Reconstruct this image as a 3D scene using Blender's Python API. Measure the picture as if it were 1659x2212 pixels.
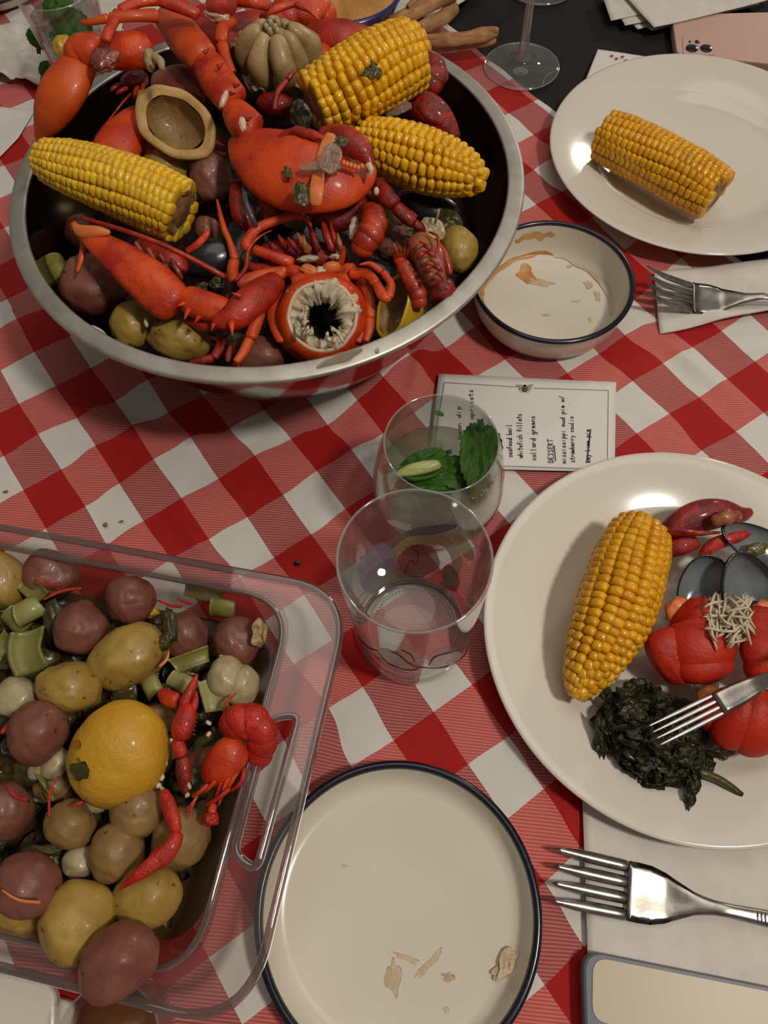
import bpy, math, random
import numpy as np
from mathutils import Vector, Matrix, noise

# ------------------------------------------------------------------ clear
for o in list(bpy.data.objects): bpy.data.objects.remove(o)
SC = bpy.context.scene
COL = SC.collection
R_ = math.radians

# ------------------------------------------------------------------ camera
PITCH, ROLL, CAMH, FPX = R_(63.32), R_(-3.44), 0.52, 1660.0
Fv = Vector((0, math.cos(PITCH), -math.sin(PITCH)))
Rv = Vector((1, 0, 0)); Uv = Rv.cross(Fv)
Rc = math.cos(ROLL)*Rv + math.sin(ROLL)*Uv
Uc = -math.sin(ROLL)*Rv + math.cos(ROLL)*Uv
CAM = Vector((0, 0, CAMH))
cd = bpy.data.cameras.new('camera'); cd.sensor_fit = 'VERTICAL'; cd.sensor_height = 24.0
cd.lens = FPX*24.0/2212.0; cd.clip_start = 0.01; cd.clip_end = 50
co = bpy.data.objects.new('camera', cd); COL.objects.link(co)
mw = Matrix((Rc, Uc, -Fv)).transposed().to_4x4(); mw.translation = CAM
co.matrix_world = mw
SC.camera = co

# ------------------------------------------------------------------ light
W_ = bpy.data.worlds.new('room'); SC.world = W_; W_.use_nodes = True
W_.node_tree.nodes['Background'].inputs[0].default_value = (1.0, 0.92, 0.80, 1)
W_.node_tree.nodes['Background'].inputs[1].default_value = 0.13

def area(name, loc, target, size, power, col):
    l = bpy.data.lights.new(name, 'AREA'); l.shape = 'DISK'; l.size = size; l.energy = power; l.color = col
    o = bpy.data.objects.new(name, l); COL.objects.link(o); o.location = loc
    d = Vector(target)-Vector(loc); o.rotation_euler = d.to_track_quat('-Z', 'Y').to_euler()
    return o
area('ceiling_lamp', (0.88, -0.28, 1.85), (0.05, 0.35, 0), 0.22, 21.0, (1.0, 0.92, 0.80))
area('overhead_fill', (0.2, 0.9, 2.2), (0, 0.4, 0), 1.6, 10.0, (1.0, 0.93, 0.82))  # broad fill light added overhead to soften the shade, no actual fixture
area('sideboard_lamp', (2.0, 2.9, 1.15), (0.2, 0.5, 0), 0.3, 13.0, (1.0, 0.90, 0.76))

SC.view_settings.view_transform = 'Standard'; SC.view_settings.look = 'None'
SC.view_settings.gamma = 1.0; SC.view_settings.use_curve_mapping = False
SC.view_settings.exposure = -0.12

# ------------------------------------------------------------------ geometry helpers
def W(px, py, z=0.0):
    d = Fv + (px-829.5)/FPX*Rc - (py-1106)/FPX*Uc
    return CAM + d*((z-CAMH)/d.z)
def S(px, py, z=0.0):
    d = Fv + (px-829.5)/FPX*Rc - (py-1106)/FPX*Uc
    return ((z-CAMH)/d.z)/FPX
def CB(x, y, w): return (x*Rc + y*Uc - w*Fv)      # direction given along picture right, picture up, towards viewer
def lin(h):
    h = h.lstrip('#'); o = []
    for i in (0, 2, 4):
        c = int(h[i:i+2], 16)/255; o.append(c/12.92 if c <= .04045 else ((c+.055)/1.055)**2.4)
    return (*o, 1)
ORG = {}
def tag(o, label=None, cat=None, group=None, kind=None):
    if label: o['label'] = label
    if cat: o['category'] = cat
    if group: o['group'] = group
    if kind: o['kind'] = kind
    return o
def thing(name, loc, label, cat, group=None):
    o = bpy.data.objects.new(name, None); COL.objects.link(o); o.location = loc; o.empty_display_size = .01
    ORG[o.name] = Vector(loc); tag(o, label, cat, group); return o
def mk(name, V, F, mat, parent=None, smooth=True, label=None, cat=None, group=None, kind=None, uv=None):
    V = [Vector(v) for v in V]
    if parent is not None: org = ORG[parent.name]
    else:
        n = len(V); org = Vector((sum(v.x for v in V)/n, sum(v.y for v in V)/n, min(v.z for v in V)))
    me = bpy.data.meshes.new(name); me.from_pydata([tuple(v-org) for v in V], [], F)
    mats = mat if isinstance(mat, (list, tuple)) else [mat]
    for m in mats: me.materials.append(m)
    me.polygons.foreach_set('use_smooth', [smooth]*len(me.polygons))
    if uv is not None:
        ul = me.uv_layers.new(name='UVMap'); li = np.empty(len(me.loops), int); me.loops.foreach_get('vertex_index', li)
        ul.data.foreach_set('uv', np.asarray(uv)[li].ravel())
    me.update()
    o = bpy.data.objects.new(name, me); COL.objects.link(o)
    if parent is not None: o.parent = parent
    else: o.location = org
    ORG[o.name] = org
    tag(o, label, cat, group, kind); return o
def join(parts):
    V, F = [], []
    for v, f in parts:
        n = len(V); V += list(v); F += [tuple(i+n for i in q) for q in f]
    return V, F
def catmull(P, n):
    P = np.array(P, float)
    if len(P) == 2: return P[0]+(P[1]-P[0])*np.linspace(0, 1, n)[:, None]
    Q = np.vstack([2*P[0]-P[1], P, 2*P[-1]-P[-2]]); m = len(P)-1; out = []
    for t in np.linspace(0, m-1e-6, n):
        k = int(t); u = t-k; a, b, c, d = Q[k:k+4]
        out.append(.5*((2*b)+(-a+c)*u+(2*a-5*b+4*c-d)*u*u+(-a+3*b-3*c+d)*u**3))
    return np.array(out)
def sweep(C, rw, rt, up=None, seg=12, cap0='round', cap1='round', lump=0, lscale=40, seed=0, ridges=None, off=0):
    """C (n,3) centre line, rw half widths, rt half thicknesses"""
    C = np.array(C, float); n = len(C); rw = np.array(rw, float).copy(); rt = np.array(rt, float).copy()
    up = np.array(up if up is not None else -Fv, float)
    T = np.gradient(C, axis=0); T /= np.linalg.norm(T, axis=1)[:, None]+1e-12
    L = np.r_[0, np.cumsum(np.linalg.norm(np.diff(C, axis=0), axis=1))]; tot = L[-1]; r00, r11 = max(rw[0], 1e-9), max(rw[-1], 1e-9)
    for i in range(n):
        k = 1.0
        if cap0 == 'round':
            c = max(min(.62*r00, tot*.45), tot*.04); k *= math.sqrt(max(0, 1-(1-min(1, L[i]/c))**2))
        if cap1 == 'round':
            c = max(min(.62*r11, tot*.45), tot*.04); k *= math.sqrt(max(0, 1-(1-min(1, (tot-L[i])/c))**2))
        rw[i] *= k; rt[i] *= k
    V, F = [], []; pS = None
    for i in range(n):
        s = np.cross(T[i], up); l = np.linalg.norm(s)
        s = s/l if l > 1e-3 else pS
        if pS is not None and np.dot(s, pS) < 0: s = -s
        pS = s; nn = np.cross(s, T[i])
        for k in range(seg):
            a = 2*math.pi*k/seg; m = 1.0
            if ridges: m = 1+ridges[1]*math.cos(ridges[0]*a)
            p = C[i]+s*(rw[i]*m*math.cos(a))+nn*(rt[i]*m*math.sin(a)+off)
            if lump:
                q = Vector(p*lscale)+Vector((seed*7.1, seed*3.3, 0)); d = noise.noise(q)
                p = p+(p-C[i])*d*lump
            V.append(p)
    for i in range(n-1):
        for k in range(seg):
            k2 = (k+1) % seg; F.append((i*seg+k, i*seg+k2, (i+1)*seg+k2, (i+1)*seg+k))
    V.append(C[0]); V.append(C[-1]); a = n*seg; b = a+1
    for k in range(seg):
        k2 = (k+1) % seg; F.append((a, k2, k)); F.append((b, (n-1)*seg+k, (n-1)*seg+k2))
    return V, F
def PP(spec):
    """spec rows (px,py,z,hw_px) -> centre line, radius in metres"""
    C = [W(a, b, z) for a, b, z, *_ in spec]; r = [q[3]*S(*q[:3]) for q in spec]; return C, r
def SWg(spec, ratio=.8, n=None, seg=12, **k):
    C, r = PP(spec); n = n or max(8, 6*len(spec)+4)
    A = catmull([list(c)+[x] for c, x in zip(C, r)], n); rr = np.clip(A[:, 3], 1e-5, None)
    return sweep(A[:, :3], rr, rr*ratio, seg=seg, **k)
def SW(name, spec, mat, parent=None, ratio=.8, n=None, seg=12, label=None, cat=None, group=None, kind=None, **k):
    V, F = SWg(spec, ratio, n, seg, **k)
    return mk(name, V, F, mat, parent, label=label, cat=cat, group=group, kind=kind)
def blob(c, ax, rad, amp=.04, freq=2.0, seed=0, nu=28, nv=18, e=1.0, dents=()):
    """ellipsoid with noise; ax three unit axes, rad three radii"""
    V, F = [], []
    ax = [Vector(a).normalized() for a in ax]; c = Vector(c)
    for j in range(nv+1):
        th = math.pi*j/nv
        for i in range(nu):
            ph = 2*math.pi*i/nu; d = Vector((math.sin(th)*math.cos(ph), math.sin(th)*math.sin(ph), math.cos(th)))
            m = 1+amp*noise.noise(d*freq+Vector((seed*3.7, seed*1.3, seed*.7)))+amp*.35*noise.noise(d*freq*3+Vector((seed, 0, 0)))
            for (dd, dep, w) in dents:
                q = d.dot(dd)
                if q > 1-w: m -= dep*((q-1+w)/w)**2
            if e != 1: d = Vector([math.copysign(abs(x)**e, x) for x in d])
            V.append(c+ax[0]*(d.x*rad[0]*m)+ax[1]*(d.y*rad[1]*m)+ax[2]*(d.z*rad[2]*m))
    for j in range(nv):
        for i in range(nu):
            i2 = (i+1) % nu; F.append((j*nu+i, (j+1)*nu+i, (j+1)*nu+i2, j*nu+i2))
    return V, F
def camax(ang, tilt=0):
    a = R_(ang); x = CB(math.cos(a), math.sin(a), 0); y = CB(-math.sin(a), math.cos(a), 0); z = CB(0, 0, 1); return x, y, z
def BL(name, px, py, z, rx, ry, ang, mat, parent=None, rz=None, label=None, cat=None, group=None, kind=None, **k):
    s = S(px, py, z); rz = (rz if rz is not None else (rx+ry)/2*.95)
    V, F = blob(W(px, py, z), camax(ang), (rx*s, ry*s, rz*s), **k)
    return mk(name, V, F, mat, parent, label=label, cat=cat, group=group, kind=kind)
def lathe(c, axis, prof, seg=64, ref=None, ex=1.0, wob=0, seed=0, close=False):
    """profile (r,h) around axis from centre c"""
    axis = Vector(axis).normalized(); c = Vector(c)
    ref = Vector(ref) if ref is not None else (Vector((1, 0, 0)) if abs(axis.x) < .9 else Vector((0, 1, 0)))
    x = (ref-axis*ref.dot(axis)).normalized(); y = axis.cross(x); V, F = [], []
    for (r, h) in prof:
        for k in range(seg):
            a = 2*math.pi*k/seg; m = 1+wob*noise.noise(Vector((math.cos(a)*1.7+seed, math.sin(a)*1.7, h*30)))
            V.append(c+x*(r*m*math.cos(a)*ex)+y*(r*m*math.sin(a))+axis*h)
    n = len(prof)
    for i in range(n-1 if not close else n):
        i2 = (i+1) % n
        for k in range(seg):
            k2 = (k+1) % seg; F.append((i*seg+k, i*seg+k2, i2*seg+k2, i2*seg+k))
    return V, F
def patch(c, axes, rx, ry, curl=0.0, bumps=.1, freq=3, seed=0, th=.0006, rings=8, seg=28, serr=0, edge=.15, shape=None):
    """thin irregular leaf-like piece with thickness"""
    x, y, z = axes; c = Vector(c); top = []
    for i in range(rings+1):
        t = i/rings
        for k in range(seg):
            a = 2*math.pi*k/seg
            e = 1+edge*noise.noise(Vector((math.cos(a)*1.5+seed*2, math.sin(a)*1.5, seed)))
            if serr: e *= 1+serr*abs(math.sin(a*seg/4))
            if shape == 'leaf': e *= (abs(math.sin(a))**.6*.25+.75) if abs(math.cos(a)) < .98 else 1.1
            r = t*e; u, v = r*math.cos(a), r*math.sin(a)
            h = curl*(u*u)*rx + bumps*min(rx, ry)*noise.noise(Vector((u*freq, v*freq, seed*5.1)))
            top.append(c+x*(u*rx)+y*(v*ry)+z*h)
    n = len(top); bot = [p-z*th for p in top]; V = top+bot; F = []
    for i in range(rings):
        for k in range(seg):
            k2 = (k+1) % seg; q = (i*seg+k, i*seg+k2, (i+1)*seg+k2, (i+1)*seg+k)
            F.append(q[::-1]); F.append(tuple(j+n for j in q))
    for k in range(seg):
        k2 = (k+1) % seg; a = rings*seg; F.append((a+k, a+k2, n+a+k2, n+a+k))
    return V, F
def PT(name, px, py, z, rx, ry, ang, mat, parent=None, tilt=(0, 0), label=None, cat=None, group=None, kind=None, flat=False, **k):
    s = S(px, py, z)
    if flat:
        a = R_(ang); X = Vector((math.cos(a), math.sin(a), 0)); Y = Vector((-math.sin(a), math.cos(a), 0)); Z = Vector((0, 0, 1))
    else:
        X, Y, Z = camax(ang); Z = (Z+X*tilt[0]+Y*tilt[1]).normalized(); X = (X-Z*X.dot(Z)).normalized(); Y = Z.cross(X)
    V, F = patch(W(px, py, z), (X, Y, Z), rx*s, ry*s, **k)
    return mk(name, V, F, mat, parent, label=label, cat=cat, group=group, kind=kind)
def rpoly(corners, rad, n=8):
    P = [Vector(c[:2]) for c in corners]; out = []
    rads = rad if isinstance(rad, (list, tuple)) else [rad]*len(P)
    for i, p in enumerate(P):
        a, b = P[i-1], P[(i+1) % len(P)]; r = rads[i]
        d1 = (a-p).normalized(); d2 = (b-p).normalized()
        for k in range(n+1):
            t = k/n; q0 = p+d1*r*(1-t); q1 = p+d2*r*t; out.append(q0.lerp(q1, t))
    return out
def prism(poly, z0, z1, bev=.001, zf=None, bot=True):
    c = sum(poly, Vector((0, 0)))/len(poly); n = len(poly); V = []
    def ring(ins, z):
        for p in poly:
            d = p-c; q = p-d.normalized()*ins; V.append(Vector((q.x, q.y, z+(zf(q) if zf else 0))))
    ring(bev, z0); ring(0, z0+bev); ring(0, z1-bev); ring(bev*.35, z1-bev*.3); ring(bev, z1)
    F = []
    for i in range(4):
        for k in range(n):
            k2 = (k+1) % n; F.append((i*n+k, i*n+k2, (i+1)*n+k2, (i+1)*n+k))
    F.append(tuple(4*n+k for k in range(n)));  F.append(tuple(reversed(range(n))))
    return V, F
def sheet(cor, z, nx=16, ny=12, amp=.0015, freq=14, seed=0, th=.0008, fold=None):
    """cor four world points (around); a soft sheet lying at height z(x,y)"""
    P = [Vector(c) for c in cor]; V = []
    for j in range(ny+1):
        for i in range(nx+1):
            u, v = i/nx, j/ny; p = P[0].lerp(P[1], u).lerp(P[3].lerp(P[2], u), v)
            h = amp*(noise.noise(Vector((p.x*freq, p.y*freq, seed)))+.5)
            if fold: h += fold(u, v)
            V.append(Vector((p.x, p.y, (p.z if len(cor[0]) > 2 else 0)+z+max(h, 0))))
    n = len(V); V += [p-Vector((0, 0, th)) for p in V]; F = []; w = nx+1
    for j in range(ny):
        for i in range(nx):
            a = j*w+i; q = (a, a+1, a+w+1, a+w); F.append(q); F.append(tuple(x+n for x in q[::-1]))
    b = [i for i in range(w)]+[j*w+nx for j in range(1, ny+1)]+[ny*w+i for i in range(nx-1, -1, -1)]+[j*w for j in range(ny-1, 0, -1)]
    for k in range(len(b)):
        a, c = b[k], b[(k+1) % len(b)]; F.append((a, a+n, c+n, c))
    return V, F
def curve_mesh(splines, z0, ext, bev=0.0):
    """filled 2D outline with holes turned into a solid mesh (verts, faces)"""
    cu = bpy.data.curves.new('tmp', 'CURVE'); cu.dimensions = '2D'; cu.fill_mode = 'BOTH'; cu.extrude = ext; cu.bevel_depth = bev; cu.bevel_resolution = 2
    for pts in splines:
        s = cu.splines.new('POLY'); s.points.add(len(pts)-1); s.use_cyclic_u = True
        for q, p in zip(s.points, pts): q.co = (p[0], p[1], 0, 1)
    o = bpy.data.objects.new('tmp', cu); COL.objects.link(o)
    dg = bpy.context.evaluated_depsgraph_get(); me = bpy.data.meshes.new_from_object(o.evaluated_get(dg))
    V = [Vector((v.co.x, v.co.y, v.co.z+z0)) for v in me.vertices]; F = [tuple(p.vertices) for p in me.polygons]
    bpy.data.objects.remove(o); bpy.data.curves.remove(cu); bpy.data.meshes.remove(me); return V, F

# ------------------------------------------------------------------ materials
def newmat(name):
    m = bpy.data.materials.new(name); m.use_nodes = True; nt = m.node_tree; b = nt.nodes['Principled BSDF']; return m, nt, b
def mat(name, col, col2=None, scale=20, rough=.5, bump=0, bscale=60, metal=0, coat=0, spots=None, sss=0, rnd=None, trans=0, detail=4, contrast=(.35, .65), spec=.5, aniso=0):
    m, nt, b = newmat(name); N = nt.nodes.new; L = nt.links.new
    b.inputs['Roughness'].default_value = rough; b.inputs['Metallic'].default_value = metal
    b.inputs['Coat Weight'].default_value = coat; b.inputs['Coat Roughness'].default_value = .12
    b.inputs['Specular IOR Level'].default_value = spec
    if trans: b.inputs['Transmission Weight'].default_value = trans
    if sss: b.inputs['Subsurface Weight'].default_value = sss; b.inputs['Subsurface Radius'].default_value = (.012, .006, .003); b.inputs['Subsurface Scale'].default_value = .5
    tc = N('ShaderNodeTexCoord'); out = None
    cc = N('ShaderNodeRGB'); cc.outputs[0].default_value = lin(col); out = cc.outputs[0]
    if col2:
        n = N('ShaderNodeTexNoise'); n.inputs['Scale'].default_value = scale; n.inputs['Detail'].default_value = detail; L(tc.outputs['Object'], n.inputs['Vector'])
        r = N('ShaderNodeMapRange'); r.inputs[1].default_value = contrast[0]; r.inputs[2].default_value = contrast[1]; L(n.outputs['Fac'], r.inputs[0])
        x = N('ShaderNodeMix'); x.data_type = 'RGBA'; L(r.outputs[0], x.inputs[0]); L(out, x.inputs[6]); x.inputs[7].default_value = lin(col2); out = x.outputs[2]
    if spots:
        sc, thr, scol = spots
        v = N('ShaderNodeTexVoronoi'); v.inputs['Scale'].default_value = sc; v.inputs['Randomness'].default_value = 1; L(tc.outputs['Object'], v.inputs['Vector'])
        r = N('ShaderNodeMapRange'); r.inputs[1].default_value = thr; r.inputs[2].default_value = thr*.4; L(v.outputs['Distance'], r.inputs[0])
        dn = N('ShaderNodeTexNoise'); dn.inputs['Scale'].default_value = sc*3; L(tc.outputs['Object'], dn.inputs['Vector']); vm = N('ShaderNodeMix'); vm.data_type = 'VECTOR'; vm.inputs[0].default_value = .004; L(tc.outputs['Object'], vm.inputs[4]); L(dn.outputs['Color'], vm.inputs[5]); L(vm.outputs[1], v.inputs['Vector'])
        g = N('ShaderNodeMath'); g.operation = 'GREATER_THAN'; g.inputs[1].default_value = .55; L(v.outputs['Color'], g.inputs[0])
        g2 = N('ShaderNodeMath'); g2.operation = 'MULTIPLY'; L(r.outputs[0], g2.inputs[0]); L(g.outputs[0], g2.inputs[1])
        x = N('ShaderNodeMix'); x.data_type = 'RGBA'; L(g2.outputs[0], x.inputs[0]); L(out, x.inputs[6]); x.inputs[7].default_value = lin(scol); out = x.outputs[2]
    if rnd:
        oi = N('ShaderNodeObjectInfo'); h = N('ShaderNodeHueSaturation')
        r = N('ShaderNodeMapRange'); r.inputs[3].default_value = 1-rnd; r.inputs[4].default_value = 1+rnd; L(oi.outputs['Random'], r.inputs[0]); L(r.outputs[0], h.inputs['Value'])
        r2 = N('ShaderNodeMapRange'); r2.inputs[3].default_value = .5-rnd*.04; r2.inputs[4].default_value = .5+rnd*.04; L(oi.outputs['Random'], r2.inputs[0]); L(r2.outputs[0], h.inputs['Hue'])
        L(out, h.inputs['Color']); out = h.outputs[0]
    L(out, b.inputs['Base Color'])
    if bump:
        n = N('ShaderNodeTexNoise'); n.inputs['Scale'].default_value = bscale; n.inputs['Detail'].default_value = 5; L(tc.outputs['Object'], n.inputs['Vector'])
        bp = N('ShaderNodeBump'); bp.inputs['Strength'].default_value = bump; bp.inputs['Distance'].default_value = .002
        n2 = N('ShaderNodeTexNoise'); n2.inputs['Scale'].default_value = bscale*5; n2.inputs['Detail'].default_value = 3; L(tc.outputs['Object'], n2.inputs['Vector'])
        ad = N('ShaderNodeMath'); ad.operation = 'MULTIPLY_ADD'; ad.inputs[1].default_value = .45; L(n2.outputs['Fac'], ad.inputs[0]); L(n.outputs['Fac'], ad.inputs[2])
        L(ad.outputs[0], bp.inputs['Height']); L(bp.outputs[0], b.inputs['Normal'])
    return m
def glassmat(name, tint=(.97, .98, .97), refl=(1, 1, 1), base=.03, power=4.0, rough=.02, gain=.75, haze=.0):
    m = bpy.data.materials.new(name); m.use_nodes = True; nt = m.node_tree; nt.nodes.clear(); N = nt.nodes.new; L = nt.links.new
    o = N('ShaderNodeOutputMaterial'); mx = N('ShaderNodeMixShader'); t = N('ShaderNodeBsdfTransparent'); g = N('ShaderNodeBsdfGlossy')
    t.inputs[0].default_value = (*tint, 1); g.inputs[0].default_value = (*refl, 1); g.inputs['Roughness'].default_value = rough
    lw = N('ShaderNodeLayerWeight'); lw.inputs[0].default_value = .5
    p = N('ShaderNodeMath'); p.operation = 'POWER'; p.inputs[1].default_value = power; L(lw.outputs['Facing'], p.inputs[0])
    a = N('ShaderNodeMath'); a.operation = 'MULTIPLY_ADD'; a.inputs[1].default_value = gain; a.inputs[2].default_value = base; L(p.outputs[0], a.inputs[0])
    L(a.outputs[0], mx.inputs[0]); L(t.outputs[0], mx.inputs[1]); L(g.outputs[0], mx.inputs[2]); df = N('ShaderNodeBsdfDiffuse'); df.inputs[0].default_value = (.62, .60, .60, 1); m2 = N('ShaderNodeMixShader'); m2.inputs[0].default_value = haze
    L(mx.outputs[0], m2.inputs[1]); L(df.outputs[0], m2.inputs[2]); L(m2.outputs[0], o.inputs[0]); return m
def veil(name, col, alpha, rough=.3):
    m, nt, b = newmat(name); b.inputs['Base Color'].default_value = lin(col); b.inputs['Alpha'].default_value = alpha; b.inputs['Roughness'].default_value = rough; return m

M = {}
M['steel'] = mat('steel', '#aaa59d', '#9d9890', 30, .14, metal=1)
M['bowl_in'] = mat('steel_stained', '#86765a', '#57432a', 12, .15, metal=1, bump=.02, bscale=60)
M['rimsteel'] = mat('brushed_steel', '#c9c4bb', '#b6b1a8', 60, .48, metal=.85)
M['fork'] = mat('fork_steel', '#b9b4ad', '#8d8882', 80, .26, metal=1, bump=.02, bscale=200)
M['white'] = mat('glazed_white', '#ddd7cb', '#d9d2c5', 6, .14, spec=.5, coat=.3)
M['enamel'] = mat('enamel_white', '#d9d1c1', '#d3cab9', 8, .25, coat=.3)
M['navy'] = mat('enamel_navy', '#0b1424', None, rough=.25, coat=.3)
M['navy2'] = mat('cobalt', '#1d2f6e', None, rough=.22, coat=.4)
M['paper'] = mat('paper_white', '#d8d2ca', '#cfc8be', 60, .85, bump=.15, bscale=400)
M['card'] = mat('card_white', '#dcd8d2', None, rough=.6)
M['ink'] = mat('ink', '#15140f', None, rough=.6)
M['greyink'] = mat('grey_ink', '#55524d', None, rough=.6)
M['black'] = mat('black_cloth', '#0b0c0b', '#121310', 90, .9, bump=.2, bscale=500)
M['lob'] = mat('lobster_orange', '#da4b0c', '#b22a06', 40, .47, bump=.35, bscale=160, coat=.1, spots=(140, .16, '#6a1606'))
M['lobred'] = mat('lobster_red', '#bb2c0f', '#841507', 65, .44, bump=.5, bscale=200, coat=.15)
M['lobhot'] = mat('lobster_bright', '#dc4c10', '#b02606', 60, .44, bump=.45, bscale=200, coat=.12)
M['loborg'] = mat('lobster_soft_orange', '#d2560f', '#b8380a', 36, .45, bump=.22, bscale=120, coat=.1)
M['pale'] = mat('pale_shell', '#e2854a', '#d46c30', 30, .45, bump=.1, bscale=120, coat=.1)
M['cray'] = mat('crayfish_red', '#a21c0c', '#5e0a05', 100, .4, bump=.6, bscale=260, coat=.2)
M['cray2'] = mat('crayfish_orange', '#bf3a12', '#8a1c08', 75, .38, bump=.4, bscale=200, coat=.2)
M['crayhot'] = mat('crayfish_bright', '#c8260c', '#961406', 110, .42, bump=.6, bscale=260, coat=.15)
M['belly'] = mat('crayfish_belly', '#a86a43', '#7f2f1a', 70, .4, bump=.2, bscale=200, coat=.2)
M['flesh'] = mat('white_flesh', '#d6cbb2', '#b5a583', 60, .45, bump=.5, bscale=200, sss=.15)
M['shellwhite'] = mat('shell_inside', '#d9b89a', '#cdb39b', 40, .35, coat=.3)
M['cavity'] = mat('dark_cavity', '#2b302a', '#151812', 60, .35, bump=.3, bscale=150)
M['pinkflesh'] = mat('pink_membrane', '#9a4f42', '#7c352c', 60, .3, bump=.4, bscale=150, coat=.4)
M['corn'] = mat('corn_kernel', '#ecb516', '#dc9f0a', 30, .36, rnd=.12, coat=.2, sss=.12)
M['cornpale'] = mat('corn_kernel_pale', '#e8bd30', '#dbaa1c', 30, .36, rnd=.12, coat=.2, sss=.12)
M['corndeep'] = mat('corn_kernel_deep', '#e4a812', '#d39207', 30, .38, rnd=.12, coat=.18, sss=.12)
M['cob'] = mat('cob_core', '#a98a55', '#7e5535', 80, .6, bump=.6, bscale=200)
M['pred'] = mat('potato_red_skin', '#895545', '#65352a', 34, .47, bump=.22, bscale=140, coat=.08, spots=(130, .20, '#3f2018'), contrast=(.3, .7))
M['pyel'] = mat('potato_yellow_skin', '#b39344', '#8c6c30', 34, .47, bump=.22, bscale=140, coat=.08, spots=(140, .22, '#57401f'), contrast=(.3, .7))
M['pbrn'] = mat('potato_brown_skin', '#9e7f49', '#755531', 34, .47, bump=.22, bscale=140, coat=.08, spots=(130, .20, '#45301b'), contrast=(.3, .7))
M['lemon'] = mat('lemon_rind', '#d2a02c', '#c48f1e', 16, .42, bump=.4, bscale=260, coat=.12)
M['lemony'] = mat('lemon_rind_pale', '#c9a045', '#b68a35', 14, .42, bump=.1, bscale=200, coat=.1)
M['lemyel'] = mat('lemon_rind_yellow', '#c8a424', '#bd951b', 14, .4, bump=.1, bscale=200, coat=.2)
M['pith'] = mat('lemon_pith', '#c8a468', '#ab8548', 50, .5, bump=.4, bscale=120)
M['lempulp'] = mat('lemon_membrane', '#9d7c46', '#7d5e32', 70, .45, bump=.8, bscale=90, coat=.15)
M['garlic'] = mat('garlic_skin', '#b59b6e', '#8f7048', 60, .5, bump=.6, bscale=90)
M['clove'] = mat('garlic_clove', '#b59c6c', '#8f7449', 55, .45, bump=.3, bscale=90, coat=.08)
M['onion'] = mat('onion_white', '#b5a680', '#998b66', 30, .38, bump=.15, bscale=60, coat=.2, sss=.1)
M['onionclr'] = veil('onion_translucent', '#a08a74', .55)
M['celery'] = mat('celery_green', '#86813f', '#6f6b31', 60, .42, bump=.3, bscale=90, coat=.12)
M['celpale'] = mat('celery_pale', '#a09a63', '#86803f', 60, .42, bump=.3, bscale=90, coat=.12)
M['dkgreen'] = mat('cooked_leaf', '#4a451a', '#2d2b10', 60, .42, bump=.4, bscale=150, coat=.15)
M['bay'] = mat('bay_leaf', '#3b3818', '#4b461c', 40, .42, bump=.2, bscale=120, coat=.15)
M['collard'] = mat('collard_green', '#1b1a07', '#302c0e', 60, .42, bump=.5, bscale=140, coat=.08, spec=.35)
M['mint'] = mat('mint_leaf', '#355e10', '#254809', 60, .55, bump=.3, bscale=160, spec=.3)
M['lime'] = mat('lime_flesh', '#a9b06a', '#8d9a50', 60, .35, bump=.3, bscale=120)
M['mussel'] = mat('mussel_black', '#0f1216', '#1c2024', 30, .28, bump=.15, bscale=80, coat=.4)
M['pearl'] = mat('mussel_pearl', '#7b8184', '#4a5356', 30, .22, coat=.5, bump=.1, bscale=60)
M['meat'] = mat('mussel_meat', '#6a5a2c', '#4d3f20', 30, .4, coat=.4)
M['broth'] = mat('dark_broth', '#1a0e08', '#33170c', 40, .3, bump=.6, bscale=40, coat=.2)
M['bed'] = mat('vegetable_bed', '#544a22', '#302b14', 40, .35, bump=.8, bscale=80, coat=.3)
M['dip'] = mat('cheese_dip', '#c98f4a', '#b27a3a', 40, .5, bump=.9, bscale=60)
M['bread'] = mat('breadstick_crust', '#b98c5c', '#94673f', 70, .7, bump=.8, bscale=120)
M['residue'] = mat('sauce_residue', '#b8772b', '#cf9d5c', 60, .4, bump=.3, bscale=200, coat=.2)
M['residue2'] = mat('cream_residue', '#b9a07c', '#c9b797', 60, .45, bump=.3, bscale=200)
M['pink'] = mat('pink_case', '#c09c8f', '#bc968a', 10, .5)
M['pinkdk'] = mat('pink_case_side', '#9c7068', None, rough=.55)
M['lens'] = mat('lens_glass', '#0a0a0c', None, rough=.08, coat=1)
M['greycase'] = mat('grey_case', '#5d646d', None, rough=.45)
M['cream'] = mat('cream_panel', '#b9ab93', '#b4a68e', 6, .4)
M['lilac'] = veil('print_lilac', '#8d8094', .7)
M['pyellow'] = veil('print_yellow', '#a89c60', .7)
M['pred2'] = veil('print_red', '#8d3a2e', .7)
M['pgrey'] = veil('print_grey', '#5c5666', .75)
M['pwhite'] = veil('print_white', '#b8b0b2', .8)
M['glass'] = glassmat('thin_glass', (.955, .955, .955), haze=.045, base=.04, power=3)
M['glass2'] = glassmat('thick_glass', (.80, .80, .79), base=.12, power=2.0, haze=.18)
M['pyrex'] = glassmat('oven_glass', (.94, .91, .90), base=.045, power=3.0, rough=.03, haze=.03)
M['bead'] = glassmat('oven_glass_edge', (.60, .50, .48), base=.12, power=1.6, rough=.05, gain=.85, haze=.06)
M['water'] = glassmat('clear_water', (.93, .94, .91), base=.03, power=4)
M['cloudy'] = veil('cloudy_drink', '#7f8a68', .45, .1)
M['juice'] = veil('pan_juice', '#4a3a1e', .72, .15)
M['ice'] = glassmat('ice', (.85, .87, .86), base=.08, power=2.0, rough=.1)
M['floor'] = mat('dark_floorboards', '#2a1c12', '#1e130b', 8, .5)
M['wood'] = mat('table_wood', '#2b1d14', '#1d130c', 12, .6)

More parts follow.
